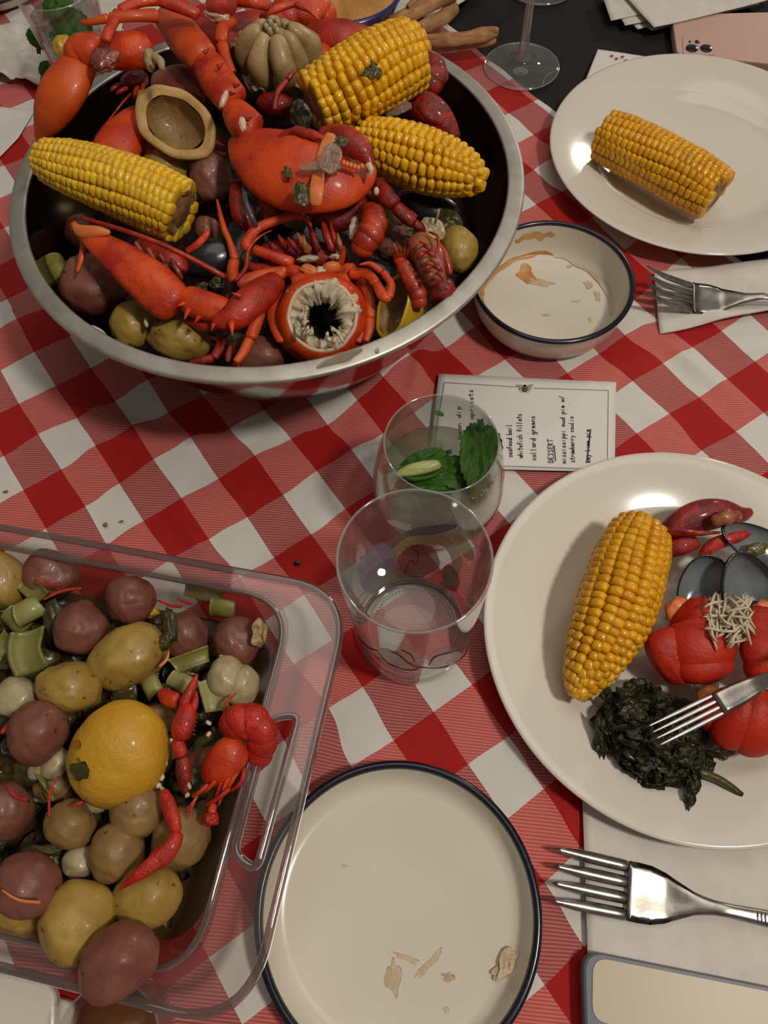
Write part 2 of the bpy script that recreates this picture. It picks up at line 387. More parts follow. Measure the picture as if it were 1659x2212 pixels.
def cloth_mat():
    m, nt, b = newmat('gingham_cloth'); N = nt.nodes.new; L = nt.links.new
    tc = N('ShaderNodeTexCoord'); sp = N('ShaderNodeSeparateXYZ'); L(tc.outputs['UV'], sp.inputs[0])
    def math_(op, a, bb=None, c=None):
        n = N('ShaderNodeMath'); n.operation = op
        for i, v in enumerate((a, bb, c)):
            if v is None: continue
            if isinstance(v, (int, float)): n.inputs[i].default_value = v
            else: L(v, n.inputs[i])
        return n.outputs[0]
    # stripe across j is red where floor(j) is odd, stripe across i is red where floor(i) is even
    def stripe(src, odd):
        f = math_('MODULO', math_('ADD', src, 40.0), 2.0)
        return math_('GREATER_THAN', f, 1.0) if odd else math_('LESS_THAN', f, 1.0)
    a = stripe(sp.outputs[0], True); c = stripe(sp.outputs[1], False)
    s = math_('ADD', a, c)
    tw = math_('SINE', math_('MULTIPLY', math_('SUBTRACT', math_('MULTIPLY', sp.outputs[0], .66), sp.outputs[1]), 2*math.pi*15.5))
    tw = math_('GREATER_THAN', tw, 0.0)
    ramp_mid = N('ShaderNodeMix'); ramp_mid.data_type = 'RGBA'
    L(tw, ramp_mid.inputs[0]); ramp_mid.inputs[6].default_value = lin('#b9524b'); ramp_mid.inputs[7].default_value = lin('#cc756d')
    mid2 = N('ShaderNodeMix'); mid2.data_type = 'RGBA'; L(tw, mid2.inputs[0]); mid2.inputs[6].default_value = lin('#9c4743'); mid2.inputs[7].default_value = lin('#b56f69')
    mm = N('ShaderNodeMix'); mm.data_type = 'RGBA'; L(a, mm.inputs[0]); L(ramp_mid.outputs[2], mm.inputs[6]); L(mid2.outputs[2], mm.inputs[7])
    g1 = math_('GREATER_THAN', s, .5); g2 = math_('GREATER_THAN', s, 1.5)
    x = N('ShaderNodeMix'); x.data_type = 'RGBA'; L(g1, x.inputs[0]); x.inputs[6].default_value = lin('#d2cfc8'); L(mm.outputs[2], x.inputs[7])
    y = N('ShaderNodeMix'); y.data_type = 'RGBA'; L(g2, y.inputs[0]); L(x.outputs[2], y.inputs[6]); y.inputs[7].default_value = lin('#a3140f')
    L(y.outputs[2], b.inputs['Base Color']); b.inputs['Roughness'].default_value = .75; b.inputs['Specular IOR Level'].default_value = .25
    b.inputs['Sheen Weight'].default_value = .1
    n = N('ShaderNodeTexNoise'); n.inputs['Scale'].default_value = 45; n.inputs['Detail'].default_value = 3; L(tc.outputs['Object'], n.inputs['Vector'])
    bp = N('ShaderNodeBump'); bp.inputs['Strength'].default_value = .25; bp.inputs['Distance'].default_value = .004; L(n.outputs['Fac'], bp.inputs['Height']); L(bp.outputs[0], b.inputs['Normal'])
    return m
M['cloth'] = cloth_mat()

# ------------------------------------------------------------------ floor and table
V, F = prism([Vector(p) for p in ((-3, -2.5), (3, -2.5), (3, 4), (-3, 4))], -.80, -.76, .001)
tag(mk('floor', V, F, M['floor'], smooth=False), kind='structure')
tb = thing('dining_table', (0, .5, -.76), 'long dining table under a black cloth beneath the checked cloth', 'table')
V, F = prism(rpoly([(-1.1, -.75), (1.1, -.75), (1.1, 1.75), (-1.1, 1.75)], .03), -.035, -.006, .002); mk('tabletop', V, F, M['wood'], tb, smooth=False)
for x in (-1.0, 1.0):
    for y in (-.65, 1.65):
        V, F = prism(rpoly([(x-.04, y-.04), (x+.04, y-.04), (x+.04, y+.04), (x-.04, y+.04)], .008, 3), -.76, -.034, .002); mk('leg', V, F, M['wood'], tb, smooth=False)
# black cloth that hangs over the table edges
bx, by0, by1 = 1.13, -.78, 1.78
V = []; nx, ny = 60, 70
for j in range(ny+1):
    for i in range(nx+1):
        x = -bx-.16+(2*bx+.32)*i/nx; y = by0-.16+(by1-by0+.32)*j/ny; ox = max(abs(x)-bx, 0); oy = max(by0-y, y-by1, 0)
        z = -.0035-(ox+oy)*1.3; V.append(Vector((max(-bx, min(bx, x))+math.copysign(ox*.12, x)+.01*math.sin(y*30)*(ox > 0), max(by0, min(by1, y))+math.copysign(oy*.12, y-.5)+.01*math.sin(x*30)*(oy > 0), z)))
F = [(j*(nx+1)+i, j*(nx+1)+i+1, (j+1)*(nx+1)+i+1, (j+1)*(nx+1)+i) for j in range(ny) for i in range(nx)]
mk('black_tablecloth', V, F, M['black'], label='plain black tablecloth showing at the upper right beside the checked one', cat='tablecloth')

# checked cloth: corners of its checks measured on the table plane
GP = {(1,2):(203,958),(1,1):(165,902),(1,0):(119,833),(1,-1):(72,758),(1,3):(256,1042),(1,4):(308,1123),(1,5):(368,1206),(2,0):(194,791),(2,1):(249,865),(2,2):(287,920),(2,3):(330,990),(2,4):(391,1074),(2,5):(450,1164),(2,6):(518,1245),(2,-1):(148,722),
(3,1):(317,817),(3,2):(363,891),(3,3):(411.5,943),(3,4):(471,1034),(3,5):(534,1115),(3,6):(591,1204),(3,7):(657,1284),(0,0):(38,869),(0,1):(80,935),(0,2):(132,1014),(0,3):(185,1094),(-1,1):(7,984),(-1,2):(50,1058),(-1,3):(100,1143),
(4,2):(438,854),(4,3):(497,928),(4,4):(550,981),(4,5):(611.5,1068),(4,6):(672.5,1154),(5,3):(570,885),(5,4):(628,945),(5,5):(683,1013),(5,6):(746,1097),(6,5):(759,967),(6,4):(708,916),(7,5):(828,934.5),
(3,9):(783,1483),(2,9):(711,1528),(3,10):(850,1599),(2,10):(759,1658),(4,10):(937,1537),(5,10):(1020,1478),(4,11):(1011,1650),(5,11):(1099,1590),(5,12):(1175,1704),(5,13):(1257,1832),(4,13):(1178,1906),(4,14):(1263,2045),(3,14):(1178,2129),
(13,6):(1295,761),(14,6):(1350,722),(14,7):(1434,781),(13,7):(1367,821.5),(15,7):(1496.6,749),(15,8):(1571.5,817.4),(14,8):(1511,857.5),(13,8):(1446.6,892),(13,9):(1516,972),(16,7):(1559,715),(16,8):(1631,780),(15,5):(1369,647),(14,9):(1591,931),
(11,4):(1026.5,701),(10,4):(963.6,748.6),(11,5):(1091,776.6),(10,5):(1027.6,810),(9,4):(885,766),(12,6):(1226,803.5),(1,-2):(34,686),(1,-3):(15,645),(16,1):(1153,367),(15,2):(1158.7,438),(12,8):(1376,935)}
kj = np.array(list(GP.keys()), float); kw = np.array([tuple(W(*v, 0))[:2] for v in GP.values()])
AM = np.linalg.lstsq(np.c_[kj, np.ones(len(kj))], kw, rcond=None)[0]; RS = kw-np.c_[kj, np.ones(len(kj))]@AM
def cloth_xy(q):
    q = np.asarray(q, float); base = np.c_[q, np.ones(len(q))]@AM
    d2 = ((q[:, None, :]-kj[None])**2).sum(2); w = 1/(d2+.12)**1.6; far = 1/(1+np.maximum(d2.min(1)-2, 0)*.12)
    return base+(w@RS)/w.sum(1)[:, None]*far[:, None]
jj = np.linspace(-13, 18.2, 31*9+1); ii = np.linspace(-16, 24, 40*10+1)
Q = np.array([(a, b) for b in ii for a in jj]); XY = cloth_xy(Q)
V = []; rnd = random.Random(3)
FOLD = [((.02, .33), (.05, .45), .006), ((.075, .16), (.11, .02), .005), ((.20, .68), (.16, .60), .01), ((-.28, .40), (-.16, .33), .008), ((-.16, .27), (-.13, .23), .005), ((.22, .44), (.30, .33), .007), ((.03, .30), (.055, .24), .005)]
for (u, v), (x, y) in zip(Q, XY):
    if u > 17.6: # worn wavy hem
        k = (u-17.6)/.6; x += k*.004*noise.noise(Vector((y*18, 0, 1))); y += k*.004*noise.noise(Vector((y*22, 3, 1)))
    rx_, ry_ = x*.85-y*.53, x*.53+y*.85; z = .0028*noise.noise(Vector((rx_*16, ry_*7, 0)))+.0016*noise.noise(Vector((rx_*30, ry_*38, 2)))+.0006*noise.noise(Vector((x*80, y*80, 4)))
    for a, bq, wd in FOLD:
        ax, ay = bq[0]-a[0], bq[1]-a[1]; l2 = ax*ax+ay*ay; t = max(0, min(1, ((x-a[0])*ax+(y-a[1])*ay)/l2))
        d = math.hypot(x-a[0]-ax*t, y-a[1]-ay*t); z += .0034*math.exp(-(d/wd)**2)*math.sin(math.pi*min(1, max(.15, t)))
    V.append(Vector((x, y, -.0012+max(z, -.0012)*1.0)))
nj = len(jj); F = [(b*nj+a, (b+1)*nj+a, (b+1)*nj+a+1, b*nj+a+1) for b in range(len(ii)-1) for a in range(nj-1)]
mk('checked_tablecloth', V, F, M['cloth'], label='red and white gingham tablecloth, creased, spread over the black cloth', cat='tablecloth', uv=Q)

# ------------------------------------------------------------------ steel bowl
BC = Vector((-.0717, .4864, 0)); BR = .1905; BH = .125; Z = Vector((0, 0, 1))
bowl = thing('mixing_bowl', BC, 'big stainless steel bowl heaped with lobster, corn and potatoes', 'bowl')
outer = [(0, .0005), (.095, .0005), (.108, .003), (.125, .014), (.143, .036), (.159, .064), (.171, .094), (.1778, .118), (.1788, .1225)]
inner = [(.1780, .1236), (.1768, .117), (.1695, .094), (.157, .065), (.141, .038), (.123, .017), (.106, .0065), (0, .004)]
V, F = lathe(BC, Z, outer, 96); mk('outer_wall', V, F, M['steel'], bowl)
V, F = lathe(BC, Z, inner, 96); mk('inner_wall', V, F, M['bowl_in'], bowl, label='inner wall stained brown by the broth')
V, F = lathe(BC, Z, [(.1778, .1232), (.1783, .1246), (.1790, .1252), (.1800, .1253), (.1885, .1243), (.1900, .1238), (.1906, .1228), (.1906, .1212), (.1896, .1206), (.1886, .1214), (.1800, .1232)], 128, close=True); mk('rolled_rim', V, F, M['rimsteel'], bowl)
# broth with bits: mound inside the bowl
V, F = lathe(BC, Z, [(0, .108), (.03, .107), (.06, .101), (.09, .092), (.115, .082), (.135, .073), (.150, .066), (.158, .062), (.15, .05), (.1, .02), (0, .0075)], 72)
V = [v+Vector((0, 0, .010*noise.noise(v*42)+.004*noise.noise(v*110))) if (v.z > .06 and (v-BC).xy.length < .153) else v for v in V]
mk('broth', V, F, M['broth'], label='dark broth with shell scraps lying under the seafood in the steel bowl', cat='broth', kind='stuff')
PT('dried_splash', 735, 772, .1262, 44, 11, 20, veil('splash', '#9a8a70', .5), bowl, flat=True, bumps=0, th=.0003, edge=.5, seed=4)
PT('dried_splash', 815, 756, .1262, 5, 6, 0, veil('splash2', '#b8ae9a', .6), bowl, flat=True, bumps=0, th=.0006)

# ------------------------------------------------------------------ corn
def kernel_mesh():
    V, F = blob((0, 0, 0), (Vector((1, 0, 0)), Vector((0, 1, 0)), Vector((0, 0, 1))), (1, 1, 1), amp=.05, nu=14, nv=9, e=.66, seed=5)
    me = bpy.data.meshes.new('kernel'); me.from_pydata([tuple(v) for v in V], [], F); me.polygons.foreach_set('use_smooth', [True]*len(me.polygons)); return me
def corn(spec, rows, label, m, seed=0, step=13.5, end0=True, end1=True, tip=False, twist=.15, group=None):
    rnd = random.Random(seed); C, r = PP(spec); n = 60
    A = catmull([list(c)+[x] for c, x in zip(C, r)], n); P = A[:, :3]; RR = A[:, 3]
    L = np.r_[0, np.cumsum(np.linalg.norm(np.diff(P, axis=0), axis=1))]; tot = L[-1]
    base = Vector(P[n//2]); base.z = min(P[:, 2])-max(RR)
    t = thing('corn_cob', base, label, 'corn', group)
    rr = RR*.80; V, F = sweep(P, rr, rr, seg=20, cap0='flat', cap1='round' if tip else 'flat', lump=.05, lscale=200); mk('cob_core', V, F, M['cob'], t)
    # cob ends: pith discs with a ring of fibre
    up = np.array(-Fv); KM = kernel_mesh(); KM.materials.append(m)
    step_m = step*S(*spec[0][:3]); items = []
    T = np.gradient(P, axis=0); T /= np.linalg.norm(T, axis=1)[:, None]
    for k in range(rows):
        a0 = 2*math.pi*k/rows+rnd.uniform(-.04, .04); s = rnd.uniform(0, step_m); sc0 = rnd.uniform(.94, 1.06)
        while s < tot:
            f = np.interp(s, L, np.arange(n)); i = min(n-2, int(f)); u = f-i
            c = P[i]*(1-u)+P[i+1]*u; R0 = RR[i]*(1-u)+RR[i+1]*u; tt = T[i]
            sd = np.cross(tt, up); sd /= np.linalg.norm(sd); nn = np.cross(sd, tt)
            a = a0+twist*(s/tot)+.05*math.sin(s/tot*7+k)
            d = sd*math.cos(a)+nn*math.sin(a); dd = np.cross(tt, d)
            rel = R0/max(RR); loc = step_m*(1 if rel > .7 else 1.15)*rnd.uniform(.9, 1.1)
            hw = math.pi*R0/rows*1.12
            if rel < .72: hw = max(hw, loc*.55)
            dep = min(.16*max(RR)+.001, R0*.5)
            e = rnd.uniform(-.05, .05); jx = rnd.uniform(-.15, .15)
            ox = Vector(tt)+Vector(dd)*jx; oz = Vector(d)+Vector(tt)*rnd.uniform(-.15, .15)
            ox.normalize(); oy = oz.cross(ox).normalized(); oz = ox.cross(oy)
            pos = Vector(c)+Vector(d)*(R0-dep*(.95+e))
            if rel < .72: pos += Vector(dd)*rnd.uniform(-.25, .25)*hw
            mt = Matrix((ox*loc*.60, oy*hw*sc0, oz*dep*1.1)).transposed().to_4x4(); mt.translation = pos
            face = Vector(d).dot((CAM-pos).normalized())
            items.append((face, mt)); s += loc
    # ends: kernels rounding over at a tip
    items.sort(key=lambda q: -q[0]); first = True
    Minv = Matrix.Translation(-ORG[t.name])
    for f, mt in items[:300]:
        o = bpy.data.objects.new('kernel', KM); COL.objects.link(o); o.parent = t; o.matrix_local = Minv@mt
    rest = items[300:]
    if rest:
        kv = [v.co.copy() for v in KM.vertices]; kf = [tuple(p.vertices) for p in KM.polygons]
        V, F = join([([mt@v for v in kv], kf) for f, mt in rest]); mk('lower_kernels', V, F, m, t, kind='stuff')
    for e, i, j in ((end0, 0, 1), (end1, -1, -2)):
        if not e: continue
        ax = Vector(P[i]-P[j]).normalized(); c = Vector(P[i])
        R0 = RR[i]
        V, F = lathe(c-ax*.002, ax, [(R0*.83, .0), (R0*.80, .0022), (R0*.62, .0030), (R0*.52, .0016), (R0*.30, .0012), (R0*.18, .0028), (0, .0030)], 40, wob=.12, seed=seed); mk('cut_end', V, F, M['cob'], t, label='cut end of the cob with its pale core')
    return t
corn([(96, 345, .155, 42), (150, 362, .156, 56), (240, 392, .155, 66), (330, 428, .150, 71), (392, 457, .146, 68)], 17, 'corn cob leaning on the left rim of the steel bowl, hollow cut end facing right', M['cornpale'], 1, 14)
corn([(676, 226, .168, 66), (740, 195, .171, 76), (820, 150, .171, 80), (884, 122, .168, 74)], 19, 'corn cob highest in the steel bowl with a bay leaf scrap stuck on it', M['corn'], 2, 17)
corn([(786, 302, .148, 46), (850, 322, .150, 60), (920, 348, .148, 66), (985, 368, .144, 56), (1022, 382, .141, 40), (1042, 388, .139, 24)], 17, 'tapering corn cob lying by the right wall of the steel bowl', M['corn'], 3, 15, end1=False, tip=True)

# ------------------------------------------------------------------ potatoes
def potato(kind, px, py, z, rx, ry, ang, label, seed, group=None, dent=None):
    rd = random.Random(seed); dents = []
    for _ in range(4):
        d = Vector((rd.uniform(-1, 1), rd.uniform(-1, 1), rd.uniform(0, 1))).normalized(); dents.append((d, rd.uniform(.02, .05), .02))
    nm = {'r': 'red_potato', 'y': 'yellow_potato', 'b': 'brown_potato'}[kind]; m = M[{'r': 'pred', 'y': 'pyel', 'b': 'pbrn'}[kind]]
    return BL(nm, px, py, z, rx, ry, ang, m, label=label, cat='potato', group=group, amp=.14, freq=1.25, seed=seed, dents=dents, nu=40, nv=26)
for a in (
 ('r', 203, 615, .105, 70, 67, 10, 'large red potato at the left front of the steel bowl beside a lobster claw', 11),
 ('y', 290, 702, .103, 48, 50, 0, 'smaller yellow potato with a white seed, front left of the steel bowl', 12),
 ('y', 388, 735, .104, 67, 44, -8, 'oval yellow potato with dark freckles touching the front rim of the steel bowl', 13),
 ('y', 362, 357, .125, 50, 36, -12, 'yellow potato tucked under the squeezed lemon half in the steel bowl', 14),
 ('r', 456, 384, .123, 44, 56, 5, 'red potato between the squeezed lemon half and the orange lobster claw', 15),
 ('r', 846, 520, .108, 46, 40, 10, 'wrinkled red potato behind the legs at the right of the steel bowl', 16),
 ('y', 990, 541, .105, 42, 52, 5, 'round yellow potato at the right front wall of the steel bowl', 17),
 ('r', 446, 495, .118, 28, 26, 0, 'small red potato peeping out under the cut end of the corn', 18),
 ('r', 560, 768, .092, 66, 42, 0, 'dark red potato sunk behind the front rim below the lobster body', 19),
 ('r', 180, 500, .085, 40, 36, 0, 'red potato deep in the shade under the left corn cob', 20),
): potato(*a)
s0 = BL('seed', 316, 697, .1195, 5, 11, 5, M['flesh'], label='white seed stuck to the small yellow potato in the bowl', cat='seed')

# ------------------------------------------------------------------ lemons
def cup(name, c, axis, R0, depth, wall, ex, ref, label, rind, rimm, inner, nip=None):
    t = thing(name, c-Vector(axis)*depth, label, 'lemon'); prof = []; pin = []
    for k in range(13):
        a = math.pi/2*k/12; prof.append((max(R0*math.sin(a), 1e-5), -depth*math.cos(a)))
    V, F = lathe(c, axis, prof, 56, ref, ex, wob=.07, seed=2); mk('rind', V, F, rind, t)
    V, F = lathe(c, axis, [(R0, 0), (R0*.99, .0012), (R0*(1-wall*.4), .0018), (R0*(1-wall), .0004)], 56, ref, ex, wob=.07, seed=2); mk('pith_rim', V, F, rimm, t)
    for k in range(13):
        a = math.pi/2*k/12; pin.append((max(R0*(1-wall)*math.cos(a), 1e-5), .0004-depth*.8*math.sin(a)))
    V, F = lathe(c, axis, pin, 56, ref, ex, wob=.12, seed=5); mk('squeezed_inside', V, F, inner, t)
    if nip: V, F = sweep(catmull(nip, 8), np.linspace(.006, .0012, 8), np.linspace(.005, .001, 8), seg=10, cap0='flat'); mk('nipple', V, F, rind, t)
    return t
s = S(380, 265, .15); c = W(380, 266, .155)
x, y, z = camax(-32); ax = (z+x*.12+y*(-.10)).normalized()
cup('squeezed_lemon_half', c, ax, 68*s, .021, .27, 1.33, x, 'squeezed pale lemon half lying hollow side up among the lobster claws', M['lemony'], M['pith'], M['lempulp'], [tuple(W(312, 212, .15)), tuple(W(300, 203, .15)), tuple(W(289, 197, .152))])
s = S(862, 660, .11); c = W(850, 662, .112); x, y, z = camax(62); ax = (z*.62+CB(-.75, .1, 0)).normalized()
cup('squeezed_lemon_half', c, ax, 52*s, .024, .14, 1.35, x, 'yellow squeezed lemon half leaning on the front rim right of the lobster body', M['lemyel'], M['lemyel'], M['lempulp'])

# ------------------------------------------------------------------ garlic head
gh = thing('garlic_head', W(600, 150, .13), 'whole cooked garlic head, cloves spread, at the top of the seafood heap', 'garlic')
gc = W(598, 105, .160); gs = S(598, 105, .160); gx, gy, gz = camax(0); gaxis = (gz*.9+gy*.42).normalized()
gu = (gx-gaxis*gx.dot(gaxis)).normalized(); gv = gaxis.cross(gu)
for k in range(8):
    rg = random.Random(k*3+1); a = 2*math.pi*k/8+.2+rg.uniform(-.2, .2); d = gu*math.cos(a)+gv*math.sin(a); rr = rg.uniform(.75, 1.2)
    p0 = gc+d*22*gs*rr+gaxis*(44+rg.uniform(-8, 10))*gs; p1 = gc+d*48*gs*rr+gaxis*30*gs; p2 = gc+d*66*gs*rr-gaxis*10*gs; p3 = gc+d*48*gs-gaxis*48*gs; p4 = gc+d*18*gs-gaxis*60*gs
    A = catmull([list(p0)+[11*gs], list(p1)+[19*gs*rr], list(p2)+[25*gs*rr], list(p3)+[21*gs], list(p4)+[8*gs]], 18)
    V, F = sweep(A[:, :3], A[:, 3], A[:, 3]*.9, up=tuple(d), seg=14, lump=.3, lscale=70, seed=k); mk('clove', V, F, M['clove'], gh)
V, F = blob(gc-gaxis*6*gs, (gu, gv, gaxis), (58*gs, 58*gs, 46*gs), amp=.15, seed=3); mk('core', V, F, M['garlic'], gh)
for k in range(6):
    a = 2*math.pi*k/6; d = gu*math.cos(a)+gv*math.sin(a); p = gc+gaxis*46*gs+d*(16 if k else 2)*gs
    V, F = blob(p, (gu, gv, gaxis), (6*gs, 6*gs, 9*gs), amp=.2, seed=k, nu=12, nv=8); mk('inner_clove', V, F, M['onion'], gh)
for k, (px, py, rx, ry, an) in enumerate(((545, 150, 30, 45, 20), (640, 150, 40, 35, -30), (560, 62, 26, 22, 40), (520, 85, 22, 16, 0))):
    PT('papery_skin', px, py, .150, rx, ry, an, M['garlic'], gh, curl=-.6, bumps=.5, seed=k+1, th=.0005, edge=.6)
PT('papery_skin', 556, 172, .148, 20, 24, 10, M['onionclr'], gh, curl=-.4, bumps=.5, seed=9, th=.0004, edge=.7, label='thin clear skin at the root')

# ------------------------------------------------------------------ lobsters
def spikes(parent, lst, m, nm='spine'):
    for px, py, z, dx, dy, w in lst: SW(nm, [(px, py, z, w), (px+dx*.5, py+dy*.5, z+.001, w*.55), (px+dx, py+dy, z+.002, .4)], m, parent, n=6, seg=8, cap1='flat', cap0='flat')
def tailrings(parent, path, m, n=6, ratio=.75, nm='tail_ring'):
    C, r = PP(path); A = catmull([list(c)+[x] for c, x in zip(C, r)], n*8+1)
    for k in range(n):
        a, b = k*8, min(n*8, (k+1)*8+2); sub = A[a:b+1]; q = np.linspace(0, 1, len(sub)); bul = .96+.22*np.sin(q*math.pi*.9+.15)
        V, F = sweep(sub[:, :3], sub[:, 3]*bul, sub[:, 3]*bul*ratio, seg=18, cap0='flat', cap1='flat', off=0); mk(nm, V, F, m, parent)
# front lobster with opened body
lb = thing('lobster', W(690, 690, .07), 'lobster opened at the body, its dark hollow showing, at the bowl front', 'lobster')
c0 = W(696, 684, .128); s = S(696, 684, .128); la = CB(.06, -.12, 1).normalized(); ref = CB(1, 0, 0)
ro = 106*s
V, F = lathe(c0, la, [(ro*.73, .000), (ro*.80, -.001), (ro*.92, -.008), (ro*1.0, -.018), (ro*1.0, -.028), (ro*.9, -.042), (ro*.6, -.055), (ro*.2, -.060), (.0001, -.0605)], 72, ref, 1.03, wob=.08, seed=3); mk('carapace', V, F, M['lob'], lb)
V, F = lathe(c0, la, [(ro*.73, 0), (ro*.70, .0016), (ro*.66, .001), (ro*.63, -.004), (ro*.62, -.012)], 72, ref, 1.03, wob=.08, seed=3); mk('shell_edge', V, F, M['shellwhite'], lb, label='cream shell edge')
A = []
for k in range(110):
    a = 2*math.pi*k/110
    for j in range(14):
        b = 2*math.pi*j/14; q = Vector((math.cos(a)*2.2, math.sin(a)*2.2, j*.4)); mm = 1+.55*noise.noise(q*2.0)+.45*noise.noise(q*6.5)+.25*noise.noise(q*15)
        w = ro*(.16 if math.sin(a) < 0 else .24); rr = ro*.56+w*mm*math.cos(b); h = -.009+.008*mm*math.sin(b)+.003*math.sin(a)
        x = ref; y = la.cross(x); A.append(c0+x*(rr*math.cos(a))*1.03+y*(rr*math.sin(a))+la*h)
F = [(k*14+j, ((k+1) % 110)*14+j, ((k+1) % 110)*14+(j+1) % 14, k*14+(j+1) % 14) for k in range(110) for j in range(14)]
mk('flesh_ring', A, F, M['flesh'], lb, label='ragged white meat around the hollow')
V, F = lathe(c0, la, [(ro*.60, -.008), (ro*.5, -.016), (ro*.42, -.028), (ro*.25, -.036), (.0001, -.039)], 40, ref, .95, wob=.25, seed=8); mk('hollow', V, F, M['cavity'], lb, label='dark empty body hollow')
rd = random.Random(4)
for k in range(26):
    a = R_(rd.uniform(140, 330)); r0 = rd.uniform(34, 66); px, py = 696+r0*math.cos(a), 686-r0*math.sin(a)*.9; dx, dy = rd.uniform(-9, 9), rd.uniform(-14, 14)
    SW('meat_shred', [(px-dx, py-dy, .127, 3.2), (px, py, .130, 4), (px+dx, py+dy, .126, 2)], M['flesh'], lb, n=7, seg=6)
for a in ((655, 612, .130, 26, 22, -20, 'lobhot'), (730, 612, .130, 28, 22, 15, 'lobhot'), (640, 590, .128, 26, 16, -25, 'lobhot'), (748, 585, .128, 24, 16, 20, 'loborg'), (668, 585, .132, 22, 13, -20, 'pale'), (716, 578, .131, 22, 13, 10, 'pale')):
    BL('leg_socket', *a[:6], M[a[6]], lb, rz=15, amp=.22, freq=2.4, seed=int(a[0]), nu=20, nv=12)
for k, a in enumerate(((692, 600, .131, 14, 24, 0), (640, 640, .129, 12, 18, 10), (748, 640, .129, 20, 20, -10), (665, 560, .128, 24, 8, 5), (727, 556, .127, 16, 8, -5), (634, 672, .127, 9, 26, 0))):
    BL('breast_meat', *a, M['flesh'], lb, rz=10, amp=.3, freq=2.6, seed=k+30, nu=20, nv=12)
SW('shell_flank', [(622, 560, .126, 10), (598, 620, .120, 15), (592, 690, .116, 15), (610, 742, .114, 10)], M['lob'], lb, ratio=.5)
SW('shell_flank', [(770, 590, .124, 10), (792, 640, .120, 13), (790, 700, .116, 12), (770, 742, .114, 8)], M['lob'], lb, ratio=.5)
def leg(parent, segs, m, label=None, tipm=None):
    """segmented walking leg: each list entry is one joint to joint piece"""
    first = parent
    for k, sg in enumerate(segs):
        q_ = SW('leg' if k == 0 else 'leg_segment', sg, m, first, ratio=.75, seg=10, n=9+3*len(sg), cap0='round', cap1='round', lump=.06, seed=k)
        if k == 0: first = q_
leg(lb, [[(636, 571, .131, 14), (600, 557, .136, 13), (543, 537, .139, 11)], [(540, 540, .139, 11), (532, 524, .141, 12), (558, 492, .143, 11), (605, 474, .145, 10), (640, 465, .146, 10), (660, 470, .145, 7)], [(658, 468, .146, 7), (668, 480, .142, 5), (674, 498, .137, 1.5)]], M['lobhot'])
leg(lb, [[(625, 583, .130, 12), (575, 592, .129, 13), (530, 606, .128, 15), (508, 612, .128, 14)], [(508, 612, .129, 14), (502, 585, .130, 13), (508, 560, .131, 13)], [(509, 566, .132, 11), (497, 525, .136, 7), (484, 494, .139, 6.5), (474, 455, .142, 4.5), (468, 428, .144, 2)]], M['loborg'])
leg(lb, [[(620, 582, .129, 13), (590, 605, .129, 14), (568, 645, .128, 15)], [(570, 640, .129, 14), (556, 690, .127, 14), (540, 735, .126, 13)], [(541, 730, .127, 12), (526, 760, .126, 11), (508, 784, .126, 8)]], M['loborg'])
leg(lb, [[(752, 592, .130, 12), (792, 592, .133, 12), (815, 615, .134, 11)], [(812, 610, .135, 11), (828, 640, .135, 12), (844, 640, .134, 11)], [(838, 645, .135, 10), (845, 615, .137, 9), (825, 585, .139, 7)], [(826, 588, .139, 7), (800, 570, .141, 6), (775, 572, .142, 2)]], M['lobhot'])
leg(lb, [[(788, 612, .125, 11), (800, 650, .122, 11), (800, 690, .119, 11)], [(800, 685, .119, 11), (797, 715, .117, 10), (789, 740, .115, 7)]], M['loborg'])
leg(lb, [[(735, 570, .132, 7), (741, 550, .138, 6), (743, 530, .144, 2)]], M['loborg'])
leg(lb, [[(610, 578, .127, 15), (560, 580, .127, 12), (535, 572, .128, 8)]], M['lobred'])
# claw arm reaching left
ca = thing('lobster_claw', W(330, 620, .08), 'long lobster claw with its arm reaching left from the opened lobster, pale tip upward', 'claw')
SW('fixed_finger', [(170, 497, .150, 10), (212, 526, .149, 27), (268, 566, .145, 41), (325, 612, .140, 50), (368, 650, .136, 47), (390, 668, .134, 34)], M['lobhot'], ca, ratio=.62, seg=20, n=34)
SW('pincer_tip', [(158, 486, .152, 6), (178, 500, .153, 15), (212, 500, .156, 12), (240, 502, .156, 5)], M['pale'], ca, ratio=.7, label='pale orange claw tip')
SW('movable_finger', [(156, 478, .146, 8), (180, 520, .141, 8), (175, 560, .136, 7), (166, 590, .132, 3)], M['loborg'], ca, ratio=.8)
SW('wrist', [(392, 640, .134, 26), (425, 655, .134, 34), (470, 668, .133, 32), (500, 680, .132, 22)], M['lobhot'], ca, ratio=.8, seg=16, lump=.15)
SW('arm_joint', [(455, 695, .130, 18), (500, 685, .132, 32), (540, 655, .132, 36), (575, 625, .131, 32), (606, 600, .130, 22)], M['lobred'], ca, ratio=.8, seg=16, lump=.12)
SW('arm_joint', [(400, 690, .120, 8), (450, 702, .122, 18), (500, 705, .122, 10)], M['lobred'], ca, ratio=.8, seg=12, lump=.2)
spikes(ca, [(408, 668, .14, -10, 22, 8), (430, 684, .138, -10, 14, 7), (500, 695, .137, 2, 30, 9), (398, 655, .142, -14, 6, 6), (520, 640, .143, -20, -8, 6), (462, 700, .132, -5, 14, 6)], M['lobhot'])
SW('antenna', [(172, 470, .156, 4.5), (250, 492, .160, 5), (337, 523, .158, 5.5), (420, 562, .148, 6), (492, 602, .136, 7)], M['lobred'], lb, ratio=.9, n=30, seg=8, label='long dark red feeler')
SW('antenna', [(505, 610, .134, 5), (530, 580, .138, 5), (537, 540, .145, 4), (560, 512, .148, 2.5), (590, 496, .15, 1)], M['lobred'], lb, ratio=.9, n=30, seg=8)
